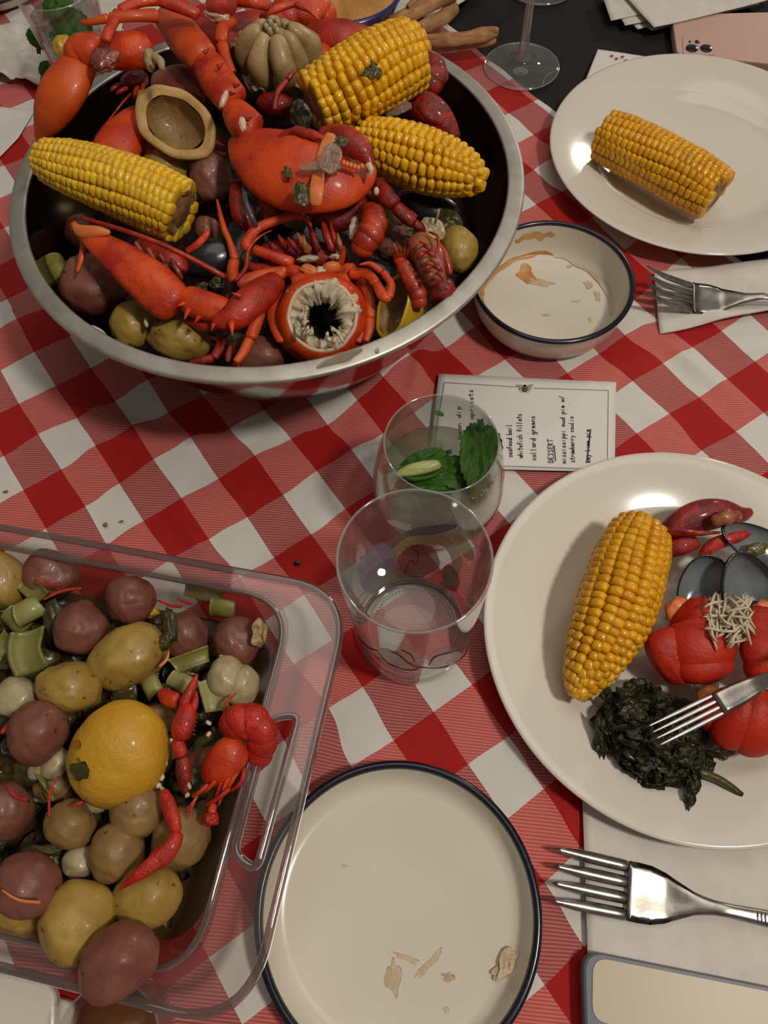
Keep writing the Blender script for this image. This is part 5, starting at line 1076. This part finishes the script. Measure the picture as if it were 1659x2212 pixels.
def wall_print(px, py, rx, ry, ang, m, lab, far=True, seed=0, hole=None):
    V = []; n = 30; rg = 5; ca, sa = math.cos(R_(ang)), math.sin(R_(ang))
    for i in range(rg+1):
        t = i/rg if hole is None else hole+(1-hole)*i/rg
        for k in range(n):
            a = 2*math.pi*k/n; e = t*(1+.10*noise.noise(Vector((math.cos(a)*1.6, math.sin(a)*1.6, seed)))); u, v = rx*e*math.cos(a), ry*e*math.sin(a); V.append(on_wall(px+u*ca+v*sa, py-u*sa+v*ca, far))
    F = [(i*n+k, i*n+(k+1) % n, (i+1)*n+(k+1) % n, (i+1)*n+k) for i in range(rg) for k in range(n)]; mk('print', V, F, m, tg, label=lab)
wall_print(812, 1222, 40, 56, -25, M['lilac'], 'faded lilac oval print at the left')
wall_print(918, 1215, 92, 66, 8, M['pyellow'], 'faded yellow ring print', hole=.72)
wall_print(905, 1205, 48, 36, 0, M['pred2'], 'faded dark red print', seed=2)
wall_print(978, 1245, 18, 30, 20, M['pgrey'], 'faded grey print', seed=3)
wall_print(930, 1140, 60, 10, 8, M['pgrey'], 'faded grey band print', seed=4)
wall_print(1008, 1178, 14, 34, 35, M['pyellow'], 'faded ochre print', seed=5)
wall_print(862, 1128, 30, 7, -18, M['pwhite'], 'faded white print', seed=6)
wall_print(846, 1420, 34, 13, -28, M['pwhite'], 'white and grey print low on the near side', far=False, seed=7)
wall_print(960, 1424, 38, 13, 18, M['pwhite'], 'white print low on the near side', far=False, seed=8)
wall_print(972, 1430, 10, 6, 18, M['pyellow'], 'small yellow print', far=False, seed=9)
def wall_line(pts, far, m, w=.00035):
    A = catmull([list(on_wall(x, y, far)) for x, y in pts], 9*len(pts)); V, F = sweep(A, [w]*len(A), [w*.6]*len(A), seg=6); mk('print_outline', V, F, m, tg)
wall_line([(772, 1372), (800, 1400), (850, 1408), (884, 1432), (905, 1440), (960, 1440), (1000, 1418), (1020, 1396)], False, M['ink'])
wall_line([(815, 1405), (840, 1432), (880, 1446), (905, 1444)], False, M['ink'])
wall_line([(925, 1438), (940, 1418), (975, 1408), (1008, 1398)], False, M['ink'])
wall_line([(866, 1402), (888, 1414), (896, 1430)], False, M['ink'])
wall_line([(872, 1235), (886, 1205), (900, 1212), (904, 1190), (892, 1178), (908, 1172)], True, M['ink'])
def cyl_line(pts, m, w=.0005, nm='print_outline'):
    P = [(tc[0]+(trad(z)+.0004)*math.cos(R_(a)), tc[1]+(trad(z)+.0004)*math.sin(R_(a)), z) for a, z in pts]; A = catmull(P, 8*len(P)); V, F = sweep(A, [w]*len(A), [w*.5]*len(A), seg=6); mk(nm, V, F, m, tg)
V, F = lathe(tc, Z, [(0, .046), (trad(.046)-.0024, .046), (trad(.046)-.002, .0465)], 72); mk('water', V, F, M['water'], label='shallow clear water in the nearest printed tumbler', cat='water')
# stemless glass with mint
gc2 = (.0392, .2585, 0); GH = .10
gp = [(0, 0), (.024, 0), (.027, .002), (.033, .010), (.040, .022), (.0445, .036), (.0458, .048), (.0448, .062), (.0420, .080), (.0385, .094), (.0372, GH)]
mg = thing('stemless_glass', gc2, 'round stemless glass with mint and lime, between the tumbler and the menu card', 'glass')
A = catmull([(r, h, 0) for r, h in gp], 50); V, F = lathe(gc2, Z, [(max(a[0], 1e-5), a[1]) for a in A], 96); mk('outer_wall', V, F, M['glass'], mg)
V, F = lathe(gc2, Z, [(max(a[0]-.0013, 1e-5), max(a[1], .004)) for a in A[3:]], 96); mk('inner_wall', V, F, M['glass'], mg)
V, F = lathe(gc2, Z, [(.0359, GH), (.0363, GH+.0007), (.037, GH+.0007), (.0373, GH)], 96); mk('lip', V, F, M['glass2'], mg)
V, F = lathe(gc2, Z, [(0, .052), (.0435, .052), (.0438, .046), (.040, .026), (.030, .010), (.02, .0055), (0, .0055)], 72); mk('drink', V, F, M['cloudy'], label='pale cloudy drink in the stemless glass', cat='drink')
def mint(name, px, py, z, rx, ry, ang, tilt, label, seed, parent=None, m='mint'):
    return PT(name, px, py, z, rx, ry, ang, M[m], parent, tilt=tilt, curl=-.35, bumps=.22, freq=4, seed=seed, th=.0006, rings=10, seg=56, serr=.07, edge=.08, shape='leaf', label=label, cat='mint' if not parent else None)
mint('mint_leaf', 1040, 972, .070, 96, 46, 84, (.5, 0), 'large upright mint leaf at the right inside of the stemless glass', 3)
mint('mint_leaf', 985, 1020, .060, 70, 36, -12, (0, .3), 'mint leaf lying flat in the middle of the stemless glass', 4)
mint('mint_leaf', 945, 1040, .058, 84, 30, 8, (0, .2), 'mint leaf along the near wall of the stemless glass', 5)
mint('mint_leaf', 912, 1000, .056, 62, 26, 25, (0, .1), 'mint leaf under the lime slice in the stemless glass', 6)
mint('mint_leaf', 1015, 1045, .050, 50, 22, 20, (0, 0), 'lower mint leaf near the right wall of the stemless glass', 7)
PT('mint_scrap', 948, 893, .0995, 13, 5, -20, M['mint'], tilt=(0, 0), bumps=.2, label='tiny mint scrap stuck inside the far wall of the stemless glass', cat='mint')
lmw = thing('lime_slice', W(905, 1012, .050), 'pale lime slice floating at the left in the stemless glass', 'lime')
BL('flesh', 905, 1012, .064, 50, 15, 12, M['lime'], lmw, rz=8, amp=.15, seed=3); SW('peel', [(862, 1022, .060, 5), (890, 1034, .060, 6), (935, 1028, .060, 5), (962, 1008, .060, 3)], M['mint'], lmw, n=14)
for k, q in enumerate(((845, 1060, .04), (1030, 1072, .035), (1000, 1100, .02), (880, 1085, .03))):
    s = S(q[0], q[1], q[2]); V, F = blob(W(*q), camax(k*30), (20*s, 17*s, 17*s), e=.75, amp=.1, seed=k, nu=16, nv=12); mk('ice_cube', V, F, M['ice'], label=['upper left ice cube in the cloudy drink of the stemless glass', 'upper right ice cube in the cloudy drink of the stemless glass', 'lowest ice cube in the cloudy drink of the stemless glass', 'ice cube low at the left in the stemless glass'][k], cat='ice')
# top left glass
tc3 = (-.2763, .7699, 0); th3 = .11
p3 = [(0, 0), (.024, 0), (.0265, .002), (.028, .02), (.0315, .05), (.035, .08), (.0373, th3)]
tl = thing('drinking_glass', tc3, 'tapered drinking glass with mint and lemon at the top left of the photo', 'glass')
V, F = lathe(tc3, Z, p3, 72); mk('outer_wall', V, F, M['glass'], tl)
V, F = lathe(tc3, Z, [(max(r-.0015, 1e-5), max(h, .006)) for r, h in p3], 72); mk('inner_wall', V, F, M['glass'], tl)
V, F = lathe(tc3, Z, [(.0358, th3), (.0362, th3+.0007), (.0369, th3+.0007), (.0374, th3)], 72); mk('lip', V, F, M['glass2'], tl)
V, F = lathe(tc3, Z, [(0, .085), (.0335, .085), (.030, .05), (.0262, .02), (.024, .0065), (0, .0065)], 60); mk('drink', V, F, veil('cloudy2', '#8f9180', .5, .1), label='cloudy iced drink in the top left glass', cat='drink')
mint('mint_leaf', 150, 62, .090, 62, 44, -60, (0, 0), 'big dark mint leaf in the top left glass', 13)
mint('mint_leaf', 118, 12, .105, 34, 26, 30, (0, 0), 'mint leaf rising to the rim of the top left glass', 14)
mint('mint_leaf', 88, 78, .070, 28, 30, 70, (0, 0), 'dim mint leaf low in the drink of the top left glass', 15)
mint('mint_leaf', 102, 150, .03, 22, 20, 40, (0, 0), 'mint leaf at the bottom of the top left glass', 16)
BL('lemon_chunk', 138, 102, .086, 23, 24, 0, M['lemyel'], label='yellow lemon chunk in the top left glass', cat='lemon', amp=.15)
# wine glasses
def wineglass(cx, cy, label):
    t = thing('wine_glass', (cx, cy, 0), label, 'glass'); c = (cx, cy, 0)
    V, F = lathe(c, Z, [(0, .0), (.037, .0), (.0392, .0006), (.0394, .0012), (.037, .002), (.022, .0042), (.010, .0085), (.0065, .015)], 80); mk('foot', V, F, M['glass'], t)
    V, F = lathe(c, Z, [(.0085, .010), (.0060, .018), (.0045, .03), (.0040, .06), (.0042, .085), (.007, .094)], 32); mk('stem', V, F, M['glass2'], t)
    V, F = lathe(c, Z, [(0, .092), (.008, .0935), (.024, .102), (.037, .122), (.041, .145), (.038, .175), (.033, .20)], 64); mk('bowl', V, F, M['glass'], t)
    V, F = loop_tube([Vector((cx+.0392*math.cos(a), cy+.0392*math.sin(a))) for a in np.linspace(0, 6.2832, 81)[:-1]], .0009, .0008, 6); mk('foot_rim', V, F, M['glass2'], t)
wineglass(.1737, .7786, 'wine glass whose foot stands half on the checked cloth at the top')
p = W(1168, -32, 0); wineglass(p.x, p.y, 'second wine glass farther back on the black cloth, only its foot in view')

# ------------------------------------------------------------------ menu card
CA = [Vector((.052, .384, 0)), Vector((.195, .365, 0)), Vector((.178, .282, 0)), Vector((.036, .296, 0))]
card = thing('menu_card', (.115, .33, 0), 'handwritten white menu card with a thin border and a bee on it', 'card')
V, F = sheet(CA, .0032, 20, 14, .0006, 20, 3, .0006); mk('card_stock', V, F, M['card'], card)
def cpt(cx, cy, z=.0040):
    """crop coordinates of the card seen at 3.77x from (920,800) -> world point on the card"""
    return W(920+cx/3.77, 800+cy/3.77, z)
def ribbon(pts, w=.0003, z=.0043, m='ink'):
    P = [cpt(x, y, z) for x, y in pts]; V = []; F = []
    for a, b in zip(P[:-1], P[1:]):
        d = (b-a); l = d.length
        if l < 1e-6: continue
        d /= l; nn = Vector((-d.y, d.x, 0))*w; a2 = a-d*w*.5; b2 = b+d*w*.5; k = len(V); V += [a2+nn, a2-nn, b2-nn, b2+nn]; F.append((k, k+1, k+2, k+3))
    return V, F
G = {'a': [[(.5, .5), (.1, .45), (.05, .1), (.35, 0), (.5, .3), (.5, .5), (.55, 0)]], 'b': [[(.05, 1), (.05, 0), (.45, .05), (.5, .4), (.1, .45)]], 'c': [[(.5, .45), (.15, .45), (.1, .05), (.5, .05)]], 'd': [[(.45, .45), (.1, .4), (.1, 0), (.45, .1), (.5, 1), (.5, 0)]],
 'e': [[(.05, .25), (.45, .3), (.35, .5), (.1, .4), (.1, .05), (.5, .05)]], 'f': [[(.5, .95), (.25, .9), (.2, 0)], [(.0, .5), (.45, .5)]], 'g': [[(.5, .45), (.1, .45), (.1, .05), (.5, .1), (.5, .5), (.45, -.4), (.05, -.35)]], 'h': [[(.05, 1), (.05, 0)], [(.05, .4), (.4, .5), (.45, 0)]],
 'i': [[(.2, .5), (.2, 0)], [(.22, .7), (.25, .75)]], 'k': [[(.05, 1), (.05, 0)], [(.45, .5), (.05, .2), (.5, 0)]], 'l': [[(.15, 1), (.12, 0), (.25, 0)]], 'm': [[(.0, .5), (.02, 0), (.05, .45), (.25, .45), (.27, 0), (.3, .45), (.52, .45), (.55, 0)]], 'n': [[(.05, .5), (.05, 0), (.1, .4), (.4, .48), (.45, 0)]],
 'o': [[(.3, .5), (.05, .3), (.15, 0), (.45, .1), (.45, .4), (.3, .5)]], 'p': [[(.1, .5), (.05, -.45)], [(.08, .45), (.45, .45), (.45, .1), (.08, .05)]], 'r': [[(.1, .5), (.1, 0)], [(.1, .35), (.25, .5), (.45, .45)]], 's': [[(.45, .5), (.1, .42), (.4, .15), (.35, 0), (.05, .03)]], 't': [[(.25, .9), (.22, .05), (.4, 0)], [(.0, .55), (.48, .6)]],
 'u': [[(.05, .5), (.08, .05), (.4, .05), (.45, .5), (.5, 0)]], 'w': [[(.0, .5), (.12, 0), (.27, .4), (.4, 0), (.55, .55)]], 'y': [[(.05, .5), (.25, .1)], [(.5, .5), (.1, -.45)]], '/': [[(.05, -.1), (.5, 1)]], '&': [[(.3, .7), (.3, 0)], [(.05, .35), (.55, .35)]],
 'D': [[(.08, 1), (.08, 0), (.5, .2), (.5, .75), (.05, 1)]], 'E': [[(.5, 1), (.08, .97), (.08, 0), (.5, 0)], [(.08, .5), (.4, .5)]], 'S': [[(.5, .95), (.1, .85), (.45, .35), (.35, .02), (.05, .05)]], 'R': [[(.08, 0), (.08, 1), (.48, .8), (.1, .5), (.5, 0)]], 'T': [[(.3, 1), (.3, 0)], [(.0, 1), (.6, 1)]], ' ': []}
rdm = random.Random(2)
def write(txt, bx_, y0, y1, h=44, nm='handwriting', lean=-.06):
    n = len(txt); st = (y0-y1)/n; parts = []
    for k, ch in enumerate(txt):
        for stroke in G.get(ch, []):
            parts.append(ribbon([(bx_+lean*(y0-(y0-k*st))-(v*h)+rdm.uniform(-1, 1)+(k*st)*.03, y0-k*st-u*st*1.55+rdm.uniform(-1, 1)) for u, v in stroke], .00026))
    V, F = join(parts); o = mk(nm, V, F, M['ink'], card, smooth=False, label='handwritten line "%s"' % txt); return o
write('bean dip', 290, 560, 285, 38); write('& apricots', 392, 460, 150, 40)
write('seafood boil', 705, 708, 432); write('whitefish fillets', 790, 712, 348); write('collard greens', 898, 732, 366)
write('DESSERT', 1040, 752, 556, 42); write('mississippi mud pie w/', 1142, 756, 205, 40); write('strawberry coulis', 1212, 748, 370, 40); write('key lime pie', 1340, 750, 476, 40)
V, F = join([ribbon([(1058, 738), (1046, 612)], .0003), ribbon([(1312, 742), (1342, 480)], .00045)]); mk('underline', V, F, M['ink'], card, smooth=False, label='underline and crossing out stroke')
V, F = join([ribbon([(150, 98), (735, 134)], .00018), ribbon([(878, 143), (1488, 162), (1478, 806), (630, 778)], .00018), ribbon([(150, 98), (72, 570)], .00018), ribbon([(72, 570), (60, 760), (630, 778)], .00018)]); mk('border_line', V, F, M['greyink'], card, smooth=False)
def cardblob(nm, cx, cy, rx, ry, a, m, z): V, F = patch(cpt(cx, cy, z), (Vector((math.cos(R_(a)), math.sin(R_(a)), 0)), Vector((-math.sin(R_(a)), math.cos(R_(a)), 0)), Z), rx, ry, bumps=0, th=.0001, rings=3, seg=20, edge=.05); mk(nm, V, F, m, card, smooth=False)
bw = mat('bee_wing', '#a5a196', '#8d897d', 200, .6)
cardblob('bee_wing', 775, 128, .0042, .0014, -18, bw, .0044); cardblob('bee_wing', 840, 130, .0042, .0014, 22, bw, .0044); cardblob('bee_wing', 782, 145, .003, .001, 8, bw, .00441); cardblob('bee_wing', 832, 147, .003, .001, -2, bw, .00441)
cardblob('bee_body', 806, 148, .0022, .0030, 0, M['ink'], .0046); cardblob('bee_body', 806, 126, .0013, .0012, 0, M['ink'], .0046)
cardblob('bee_stripe', 806, 138, .0019, .0006, 0, mat('bee_yellow', '#8c7a2c', None, rough=.6), .0048); cardblob('bee_stripe', 806, 158, .0017, .0005, 0, mat('bee_yellow2', '#8c7a2c', None, rough=.6), .0048)
V, F = join([ribbon([(806, 150), (806+dx, 165+dy), (806+dx*1.3, 178+dy)], .00016, .0044) for dx, dy in ((-28, 0), (-14, 6), (14, 6), (28, 0), (-34, -16), (34, -16))]); mk('bee_legs', V, F, M['ink'], card, smooth=False)

# ------------------------------------------------------------------ forks
def fork(tip, end, z_tip, z_end, width, label, roll=0.0, ribbed=False, arch=.010, lift=.006):
    """tip, end world xy of the tine tips and the point where the handle ends"""
    A = Vector((tip.x, tip.y, z_tip)); B = Vector((end.x, end.y, z_end)); d = (B-A); L = d.length; d /= L; sd = Vector((0, 0, 1)).cross(d).normalized(); nn = d.cross(sd)
    sd = (sd*math.cos(roll)+nn*math.sin(roll)); nn = d.cross(sd)
    t = thing('fork', (A+B)/2-Vector((0, 0, .004)), label, 'fork'); w = width
    def zc(x):   # side profile: tines lift, head dips, neck rises, handle settles
        pts = [(0, lift*.008/arch), (.02, lift*.42*.008/arch), (.05, -.001), (.07, -.0005), (.085, .004), (.10, .0075), (.13, .008), (.17, .004), (.25, 0)]
        return np.interp(x, [p[0] for p in pts], [p[1] for p in pts])*arch/.008
    def P(x, y, h=0): return A+d*x+sd*y+nn*(zc(x)+h)
    tl_ = .046
    for k in range(4):
        y0 = (-1.5+k)*w*.29; y1 = (-1.5+k)*w*.27; n = 12; C = [P(x, y0+(y1-y0)*x/tl_) for x in np.linspace(0, tl_+.003, n)]
        rw = [w*.105*min(1, .35+x*30) for x in np.linspace(0, tl_, n)]; V, F = sweep(C, rw, [r*.45 for r in rw], up=tuple(nn), seg=8); mk('tine', V, F, M['fork'], t)
    xs = np.r_[np.linspace(tl_, .076, 12), np.linspace(.08, .105, 8), np.linspace(.112, L, 16)]
    hw = np.interp(xs, [tl_, .052, .060, .068, .076, .084, .094, .105, .13, .17, L], [w*.50, w*.505, w*.49, w*.42, w*.30, w*.185, w*.125, w*.11, w*.14, w*.20, w*.26])
    V = []; m = 8; th = .0012
    for x, h in zip(xs, hw):
        for j in range(m+1):
            y = -1+2*j/m; dish = .10*h*(y*y)*(1 if x < .085 else -.35); V.append(P(x, y*h, dish+th*(1-abs(y)**4)))
        for j in range(m, -1, -1):
            y = -1+2*j/m; dish = .10*h*(y*y)*(1 if x < .085 else -.35); V.append(P(x, y*h, dish-th*(1-abs(y)**4)*.6))
    q = 2*(m+1); F = [(i*q+k, i*q+(k+1) % q, (i+1)*q+(k+1) % q, (i+1)*q+k) for i in range(len(xs)-1) for k in range(q)]+[tuple(range(q))[::-1], tuple((len(xs)-1)*q+k for k in range(q))]
    mk('head_and_handle', V, F, M['fork'], t)
    if ribbed:
        x = .118
        V = []; F = []
        while x < L-.003:
            h = float(np.interp(x, [.105, .13, .17, L], [w*.10, w*.13, w*.19, w*.25])); a = sweep([P(x, -h*.9, .0008), P(x, 0, .0016), P(x, h*.9, .0008)], [.0007]*3, [.0006]*3, up=tuple(nn), seg=6); n0 = len(V); V += a[0]; F += [tuple(i+n0 for i in f) for f in a[1]]; x += .0021
        mk('handle_ribs', V, F, M['fork'], t, kind='stuff')
    return t
fork(W(1190, 1888, .009), W(1740, 2002, .008), .006, .004, 118*S(1340, 1930, .005), 'steel fork with ribbed handle on the napkin below the plate with greens', ribbed=True, arch=.008)
fork(W(1392, 596, .030), W(1760, 657, .012), .010, .006, 78*S(1500, 650, .01), 'shiny steel fork on the folded napkin at the right edge', roll=.12, arch=.012, lift=.020)
fork(W(1404, 1594, .045), W(1745, 1424, .060), .043, .070, 50*S(1450, 1560, .05), 'steel fork reaching in from the right over the dark greens on the plate', roll=.0, arch=.008)

# ------------------------------------------------------------------ napkins and papers
def quad(pts, z=0): return [W(x, y, z) for x, y in pts]
def nap(name, pts, z, label, group=None, amp=.0015, seed=0, th=.0008, m='paper', cat='napkin', fold=None, freq=14):
    c = [Vector((p.x, p.y, 0)) for p in quad(pts, z)]; V, F = sheet(c, z, 26, 20, amp, freq, seed, th, fold); mk(name, V, F, M[m], label=label, cat=cat, group=group)
nap('paper_napkin', [(1257, 1700), (1720, 1690), (1740, 2300), (1276, 2290)], .0016, 'white paper napkin under the plate with greens, a fork on it', seed=4, amp=.0012)
nap('paper_napkin', [(1412, 590), (1700, 560), (1720, 668), (1426, 720)], .002, 'folded white napkin under the shiny fork at the right edge', seed=6, amp=.002, th=.0016, fold=lambda u, v: .006*math.exp(-((v-.75-.25*math.sin(u*3.0-.6))/.16)**2)*min(1, u*2.5)+.0045*math.exp(-((v-.12)/.15)**2)*u, freq=22)
for k, (pts, lab) in enumerate((([(1292, -6), (1560, -60), (1640, 10), (1408, 66)], 'lowest napkin of the fanned stack beside the pink phone'), ([(1300, -12), (1560, -70), (1630, 0), (1378, 62)], 'second napkin of the fanned stack beside the pink phone'), ([(1310, -18), (1560, -80), (1620, -4), (1350, 56)], 'third napkin of the fanned stack beside the pink phone'), ([(1296, -22), (1540, -90), (1612, -20), (1320, 44)], 'highest napkin of the fanned stack beside the pink phone'))):
    nap('paper_napkin', pts, .001+.0022*k, lab, seed=k+3, amp=.001, th=.0012)
nap('paper_napkin', [(1330, -30), (1640, -80), (1680, -2), (1412, 60)], .012, 'topmost loose napkin sheet lying over the fanned stack', seed=21, amp=.004, th=.001, freq=10)
nap('greeting_card', [(1291, 108), (1395, 122), (1380, 200), (1262, 180)], .003, 'small folded white card with red dots under the edge of the plain corn plate', seed=2, amp=.001, m='card', cat='card')
for k, q in enumerate(((1322, 120), (1332, 126), (1345, 122), (1352, 130))): PT('printed_dot', q[0], q[1], .0052, 4, 3, 0, mat('dot%d' % k, '#a0585a', None, rough=.6), bpy.data.objects['greeting_card'], flat=True, bumps=0, th=.0002)
nap('envelope', [(-60, 222), (74, 241), (40, 298), (-60, 400)], .0015, 'white paper sheet at the left edge beside the steel bowl', seed=1, amp=.0012, m='card', cat='paper')
def crum(u, v): return .012*abs(noise.noise(Vector((u*3.2, v*4.1, 1))))+.008*abs(noise.noise(Vector((u*7, v*8, 3))))
nap('paper_napkin', [(-70, 56), (150, 66), (102, 186), (-70, 180)], .002, 'crumpled white napkin behind the top left glass', seed=8, amp=.004, fold=crum, freq=20)
nap('paper_napkin', [(190, -60), (290, -50), (262, 70), (168, 60)], .002, 'white napkin at the top between the top left glass and the lobster leg', seed=9, amp=.002)
# white plate with blue line at the top left corner
c = W(-20, -60, .012); tp = thing('enamel_plate', (c.x, c.y, 0), 'white enamel plate with a dark rim at the top left corner of the photo', 'plate')
V, F = lathe((c.x, c.y, 0), Z, [(0, .003), (.058, .003), (.066, .008), (.070, .016)], 72); mk('inside', V, F, M['enamel'], tp)
V, F = lathe((c.x, c.y, 0), Z, [(.0695, .016), (.071, .0175), (.0735, .017), (.0735, .0145), (.0705, .0145)], 72, close=True); mk('blue_rim', V, F, M['navy'], tp, label='dark blue rim')
V, F = lathe((c.x, c.y, 0), Z, [(.0725, .015), (.068, .005), (.06, .0003), (0, .0003)], 72); mk('outside', V, F, M['enamel'], tp)
# bottom left white square plates
for k, (pts, z0, z1, r, lab) in enumerate((([(-120, 2120), (104, 2150), (160, 2166), (165, 2300), (-120, 2300)], .001, .010, .006, 'lower white square saucer at the bottom left corner'), ([(-120, 2076), (122, 2128), (112, 2300), (-120, 2300)], .0105, .020, .010, 'upper white square saucer with rounded corner at the bottom left'))):
    P = rpoly([W(x, y, z1) for x, y in pts], r, 8); V, F = prism(P, z0, z1, .0022); mk('square_saucer', V, F, M['white'], smooth=False, label=lab, cat='saucer')
# glass foot at the bottom
p = W(290, 2222, 0); tw = thing('small_glass', (p.x, p.y, 0), 'small clear glass with amber drink cut by the bottom edge below the oven dish', 'glass')
V, F = lathe((p.x, p.y, 0), Z, [(0, .001), (.022, .001), (.0245, .004), (.026, .02), (.027, .045)], 64); mk('wall', V, F, M['glass'], tw)
V, F = lathe((p.x, p.y, 0), Z, [(.0262, .045), (.0266, .046), (.0272, .046), (.0274, .045)], 64); mk('lip', V, F, M['glass2'], tw)
V, F = lathe((p.x, p.y, 0), Z, [(0, .024), (.0255, .024), (.0238, .004), (0, .003)], 48); mk('amber_drink', V, F, veil('amber', '#7a4a26', .6, .2), tw, label='amber drink')

# ------------------------------------------------------------------ phones
def rbox(parent, nm, cor, z0, z1, r, m, bev=.0015, lab=None):
    P = rpoly(cor, r, 10); V, F = prism(P, z0, z1, bev); return mk(nm, V, F, m, parent, smooth=False, label=lab)
cor = [W(1462, 118, .010), W(1780, 150, .010), W(1772, 24, .010), W(1450, 32, .010)]
ph = thing('phone', (cor[0]+cor[2])/2-Vector((0, 0, .010)), 'phone in a pale pink case lying face down behind the plain corn plate', 'phone')
rbox(ph, 'case', cor, 0, .0105, .008, M['pink'], .0015)
p = rbox(ph, 'camera_plate', [W(1476, 117, .011), W(1545, 120, .011), W(1542, 78, .011), W(1474, 76, .011)], .0104, .0112, .004, M['pink'], .0004)
for k, (x, y, r) in enumerate(((1494.5, 105, 13), (1525.5, 105, 13), (1506, 91, 5), (1490, 91, 2.5))):
    s = S(x, y, .012); c = W(x, y, .0112); V, F = lathe(c, Z, [(0, .0012), (r*s*.85, .0012), (r*s, .0008), (r*s, -.0004)], 32); mk('camera_lens', V, F, M['lens'], ph, label='round black camera lens' if r > 6 else 'small camera sensor')
cor = [W(1276, 2072, .010), W(1262, 2240, .010), W(1760, 2330, .010), W(1740, 2142, .010)]
cor = [W(1262, 2260, .010), W(1760, 2350, .010), W(1745, 2148, .010), W(1256, 2050, .010)]
g2 = thing('phone', (cor[0]+cor[2])/2-Vector((0, 0, .010)), 'phone in a grey blue case with cream back at the bottom right corner', 'phone')
rbox(g2, 'case', cor, .0018, .0115, .012, M['greycase'], .002)
rbox(g2, 'back_panel', [W(1278, 2206, .0118), W(1760, 2290, .0118), W(1745, 2158, .0118), W(1280, 2066, .0118)], .0113, .0121, .009, M['cream'], .0004, 'cream back panel')

# ------------------------------------------------------------------ dip bowl, plate and breadsticks at the top
c = Vector((-.0075, .838, 0)); p = W(850, -60, .004)
V, F = lathe((p.x, p.y, 0), Z, plate_prof(.11, .016, .075, 0), 96); mk('serving_plate', V, F, M['white'], label='white serving plate under the dip bowl and breadsticks at the top', cat='plate')
c = Vector((p.x-.035, p.y-.005, 0)); db = thing('dip_bowl', (c.x, c.y, .016), 'cobalt rimmed bowl of orange cheese dip at the top edge', 'bowl')
dR = .064
e0 = W(757, 53, .058); c = Vector((e0.x-.006, e0.y+dR, 0))
db.location = (c.x, c.y, .017); ORG[db.name] = Vector((c.x, c.y, .017))
V, F = lathe(c, Z, [(0, .017), (.030, .017), (.045, .026), (.056, .042), (dR, .058)], 80); mk('outside', V, F, M['navy2'], db)
V, F = lathe(c, Z, [(dR, .058), (dR-.001, .0592), (dR-.004, .0592), (dR-.006, .057), (dR-.010, .045)], 80); mk('rim', V, F, M['navy2'], db, label='cobalt blue rim')
V, F = lathe(c, Z, [(0, .058), (.02, .057), (.04, .0575), (.052, .0555), (dR-.006, .053)], 64, wob=.05, seed=3); V = [v+Vector((0, 0, .005*noise.noise(v*55)+.002*noise.noise(v*160))) for v in V]
mk('cheese_dip', V, F, M['dip'], label='rough orange cheese dip filling the cobalt rimmed bowl', cat='dip', kind='stuff')
for k, (sp, lab) in enumerate((([(826, 60, .040, 11), (880, 32, .044, 15), (935, 6, .046, 16), (985, -12, .046, 14)], 'breadstick reaching out under the dip bowl to the upper right'),
    ([(846, 74, .034, 11), (900, 62, .036, 14), (945, 44, .036, 15), (975, 22, .036, 14), (978, 4, .036, 10)], 'curved breadstick in the middle of the bundle'),
    ([(880, 84, .026, 10), (940, 86, .028, 13), (1010, 82, .028, 14), (1060, 70, .028, 13), (1078, 72, .028, 10)], 'long breadstick ending over the black cloth'),
    ([(900, 98, .018, 9), (950, 104, .018, 11), (1000, 98, .018, 11), (1050, 88, .020, 11), (1072, 80, .022, 9)], 'lower breadstick doubling back beside the long one'),
    ([(880, 20, .050, 8), (915, -6, .052, 13), (955, -30, .052, 12)], 'breadstick highest in the bundle cut by the top edge'))):
    t = thing('breadstick', W(sp[1][0], sp[1][1], .01), lab, 'bread')
    SW('stick', sp, M['bread'], t, ratio=.75, seg=14, n=30, lump=.22, lscale=70, seed=k, ridges=(5, .12))
    SW('crust_ridge', [(a, b-5, z+.003, w*.5) for a, b, z, w in sp], M['bread'], t, ratio=.9, seg=10, n=30, lump=.3, lscale=90, seed=k+5)

# ------------------------------------------------------------------ crumbs on the cloth
for k, (x, y, rx, ry, lab) in enumerate(((642, 1216, 8, 6, 'dark round peppercorn on a red check left of the tumbler'), (228, 1133, 5, 5, 'brown crumb on a white check behind the glass dish'), (12, 1062, 6, 3, 'brown crumb on the cloth near the left photo edge'), (262, 1126, 6, 2, 'thin pale crumb on a white check behind the glass dish'))):
    BL('crumb', x, y, .001, rx, ry, 10, M['pbrn'] if k else M['mussel'], label=lab, cat='crumb', rz=3, nu=12, nv=8, amp=.2)
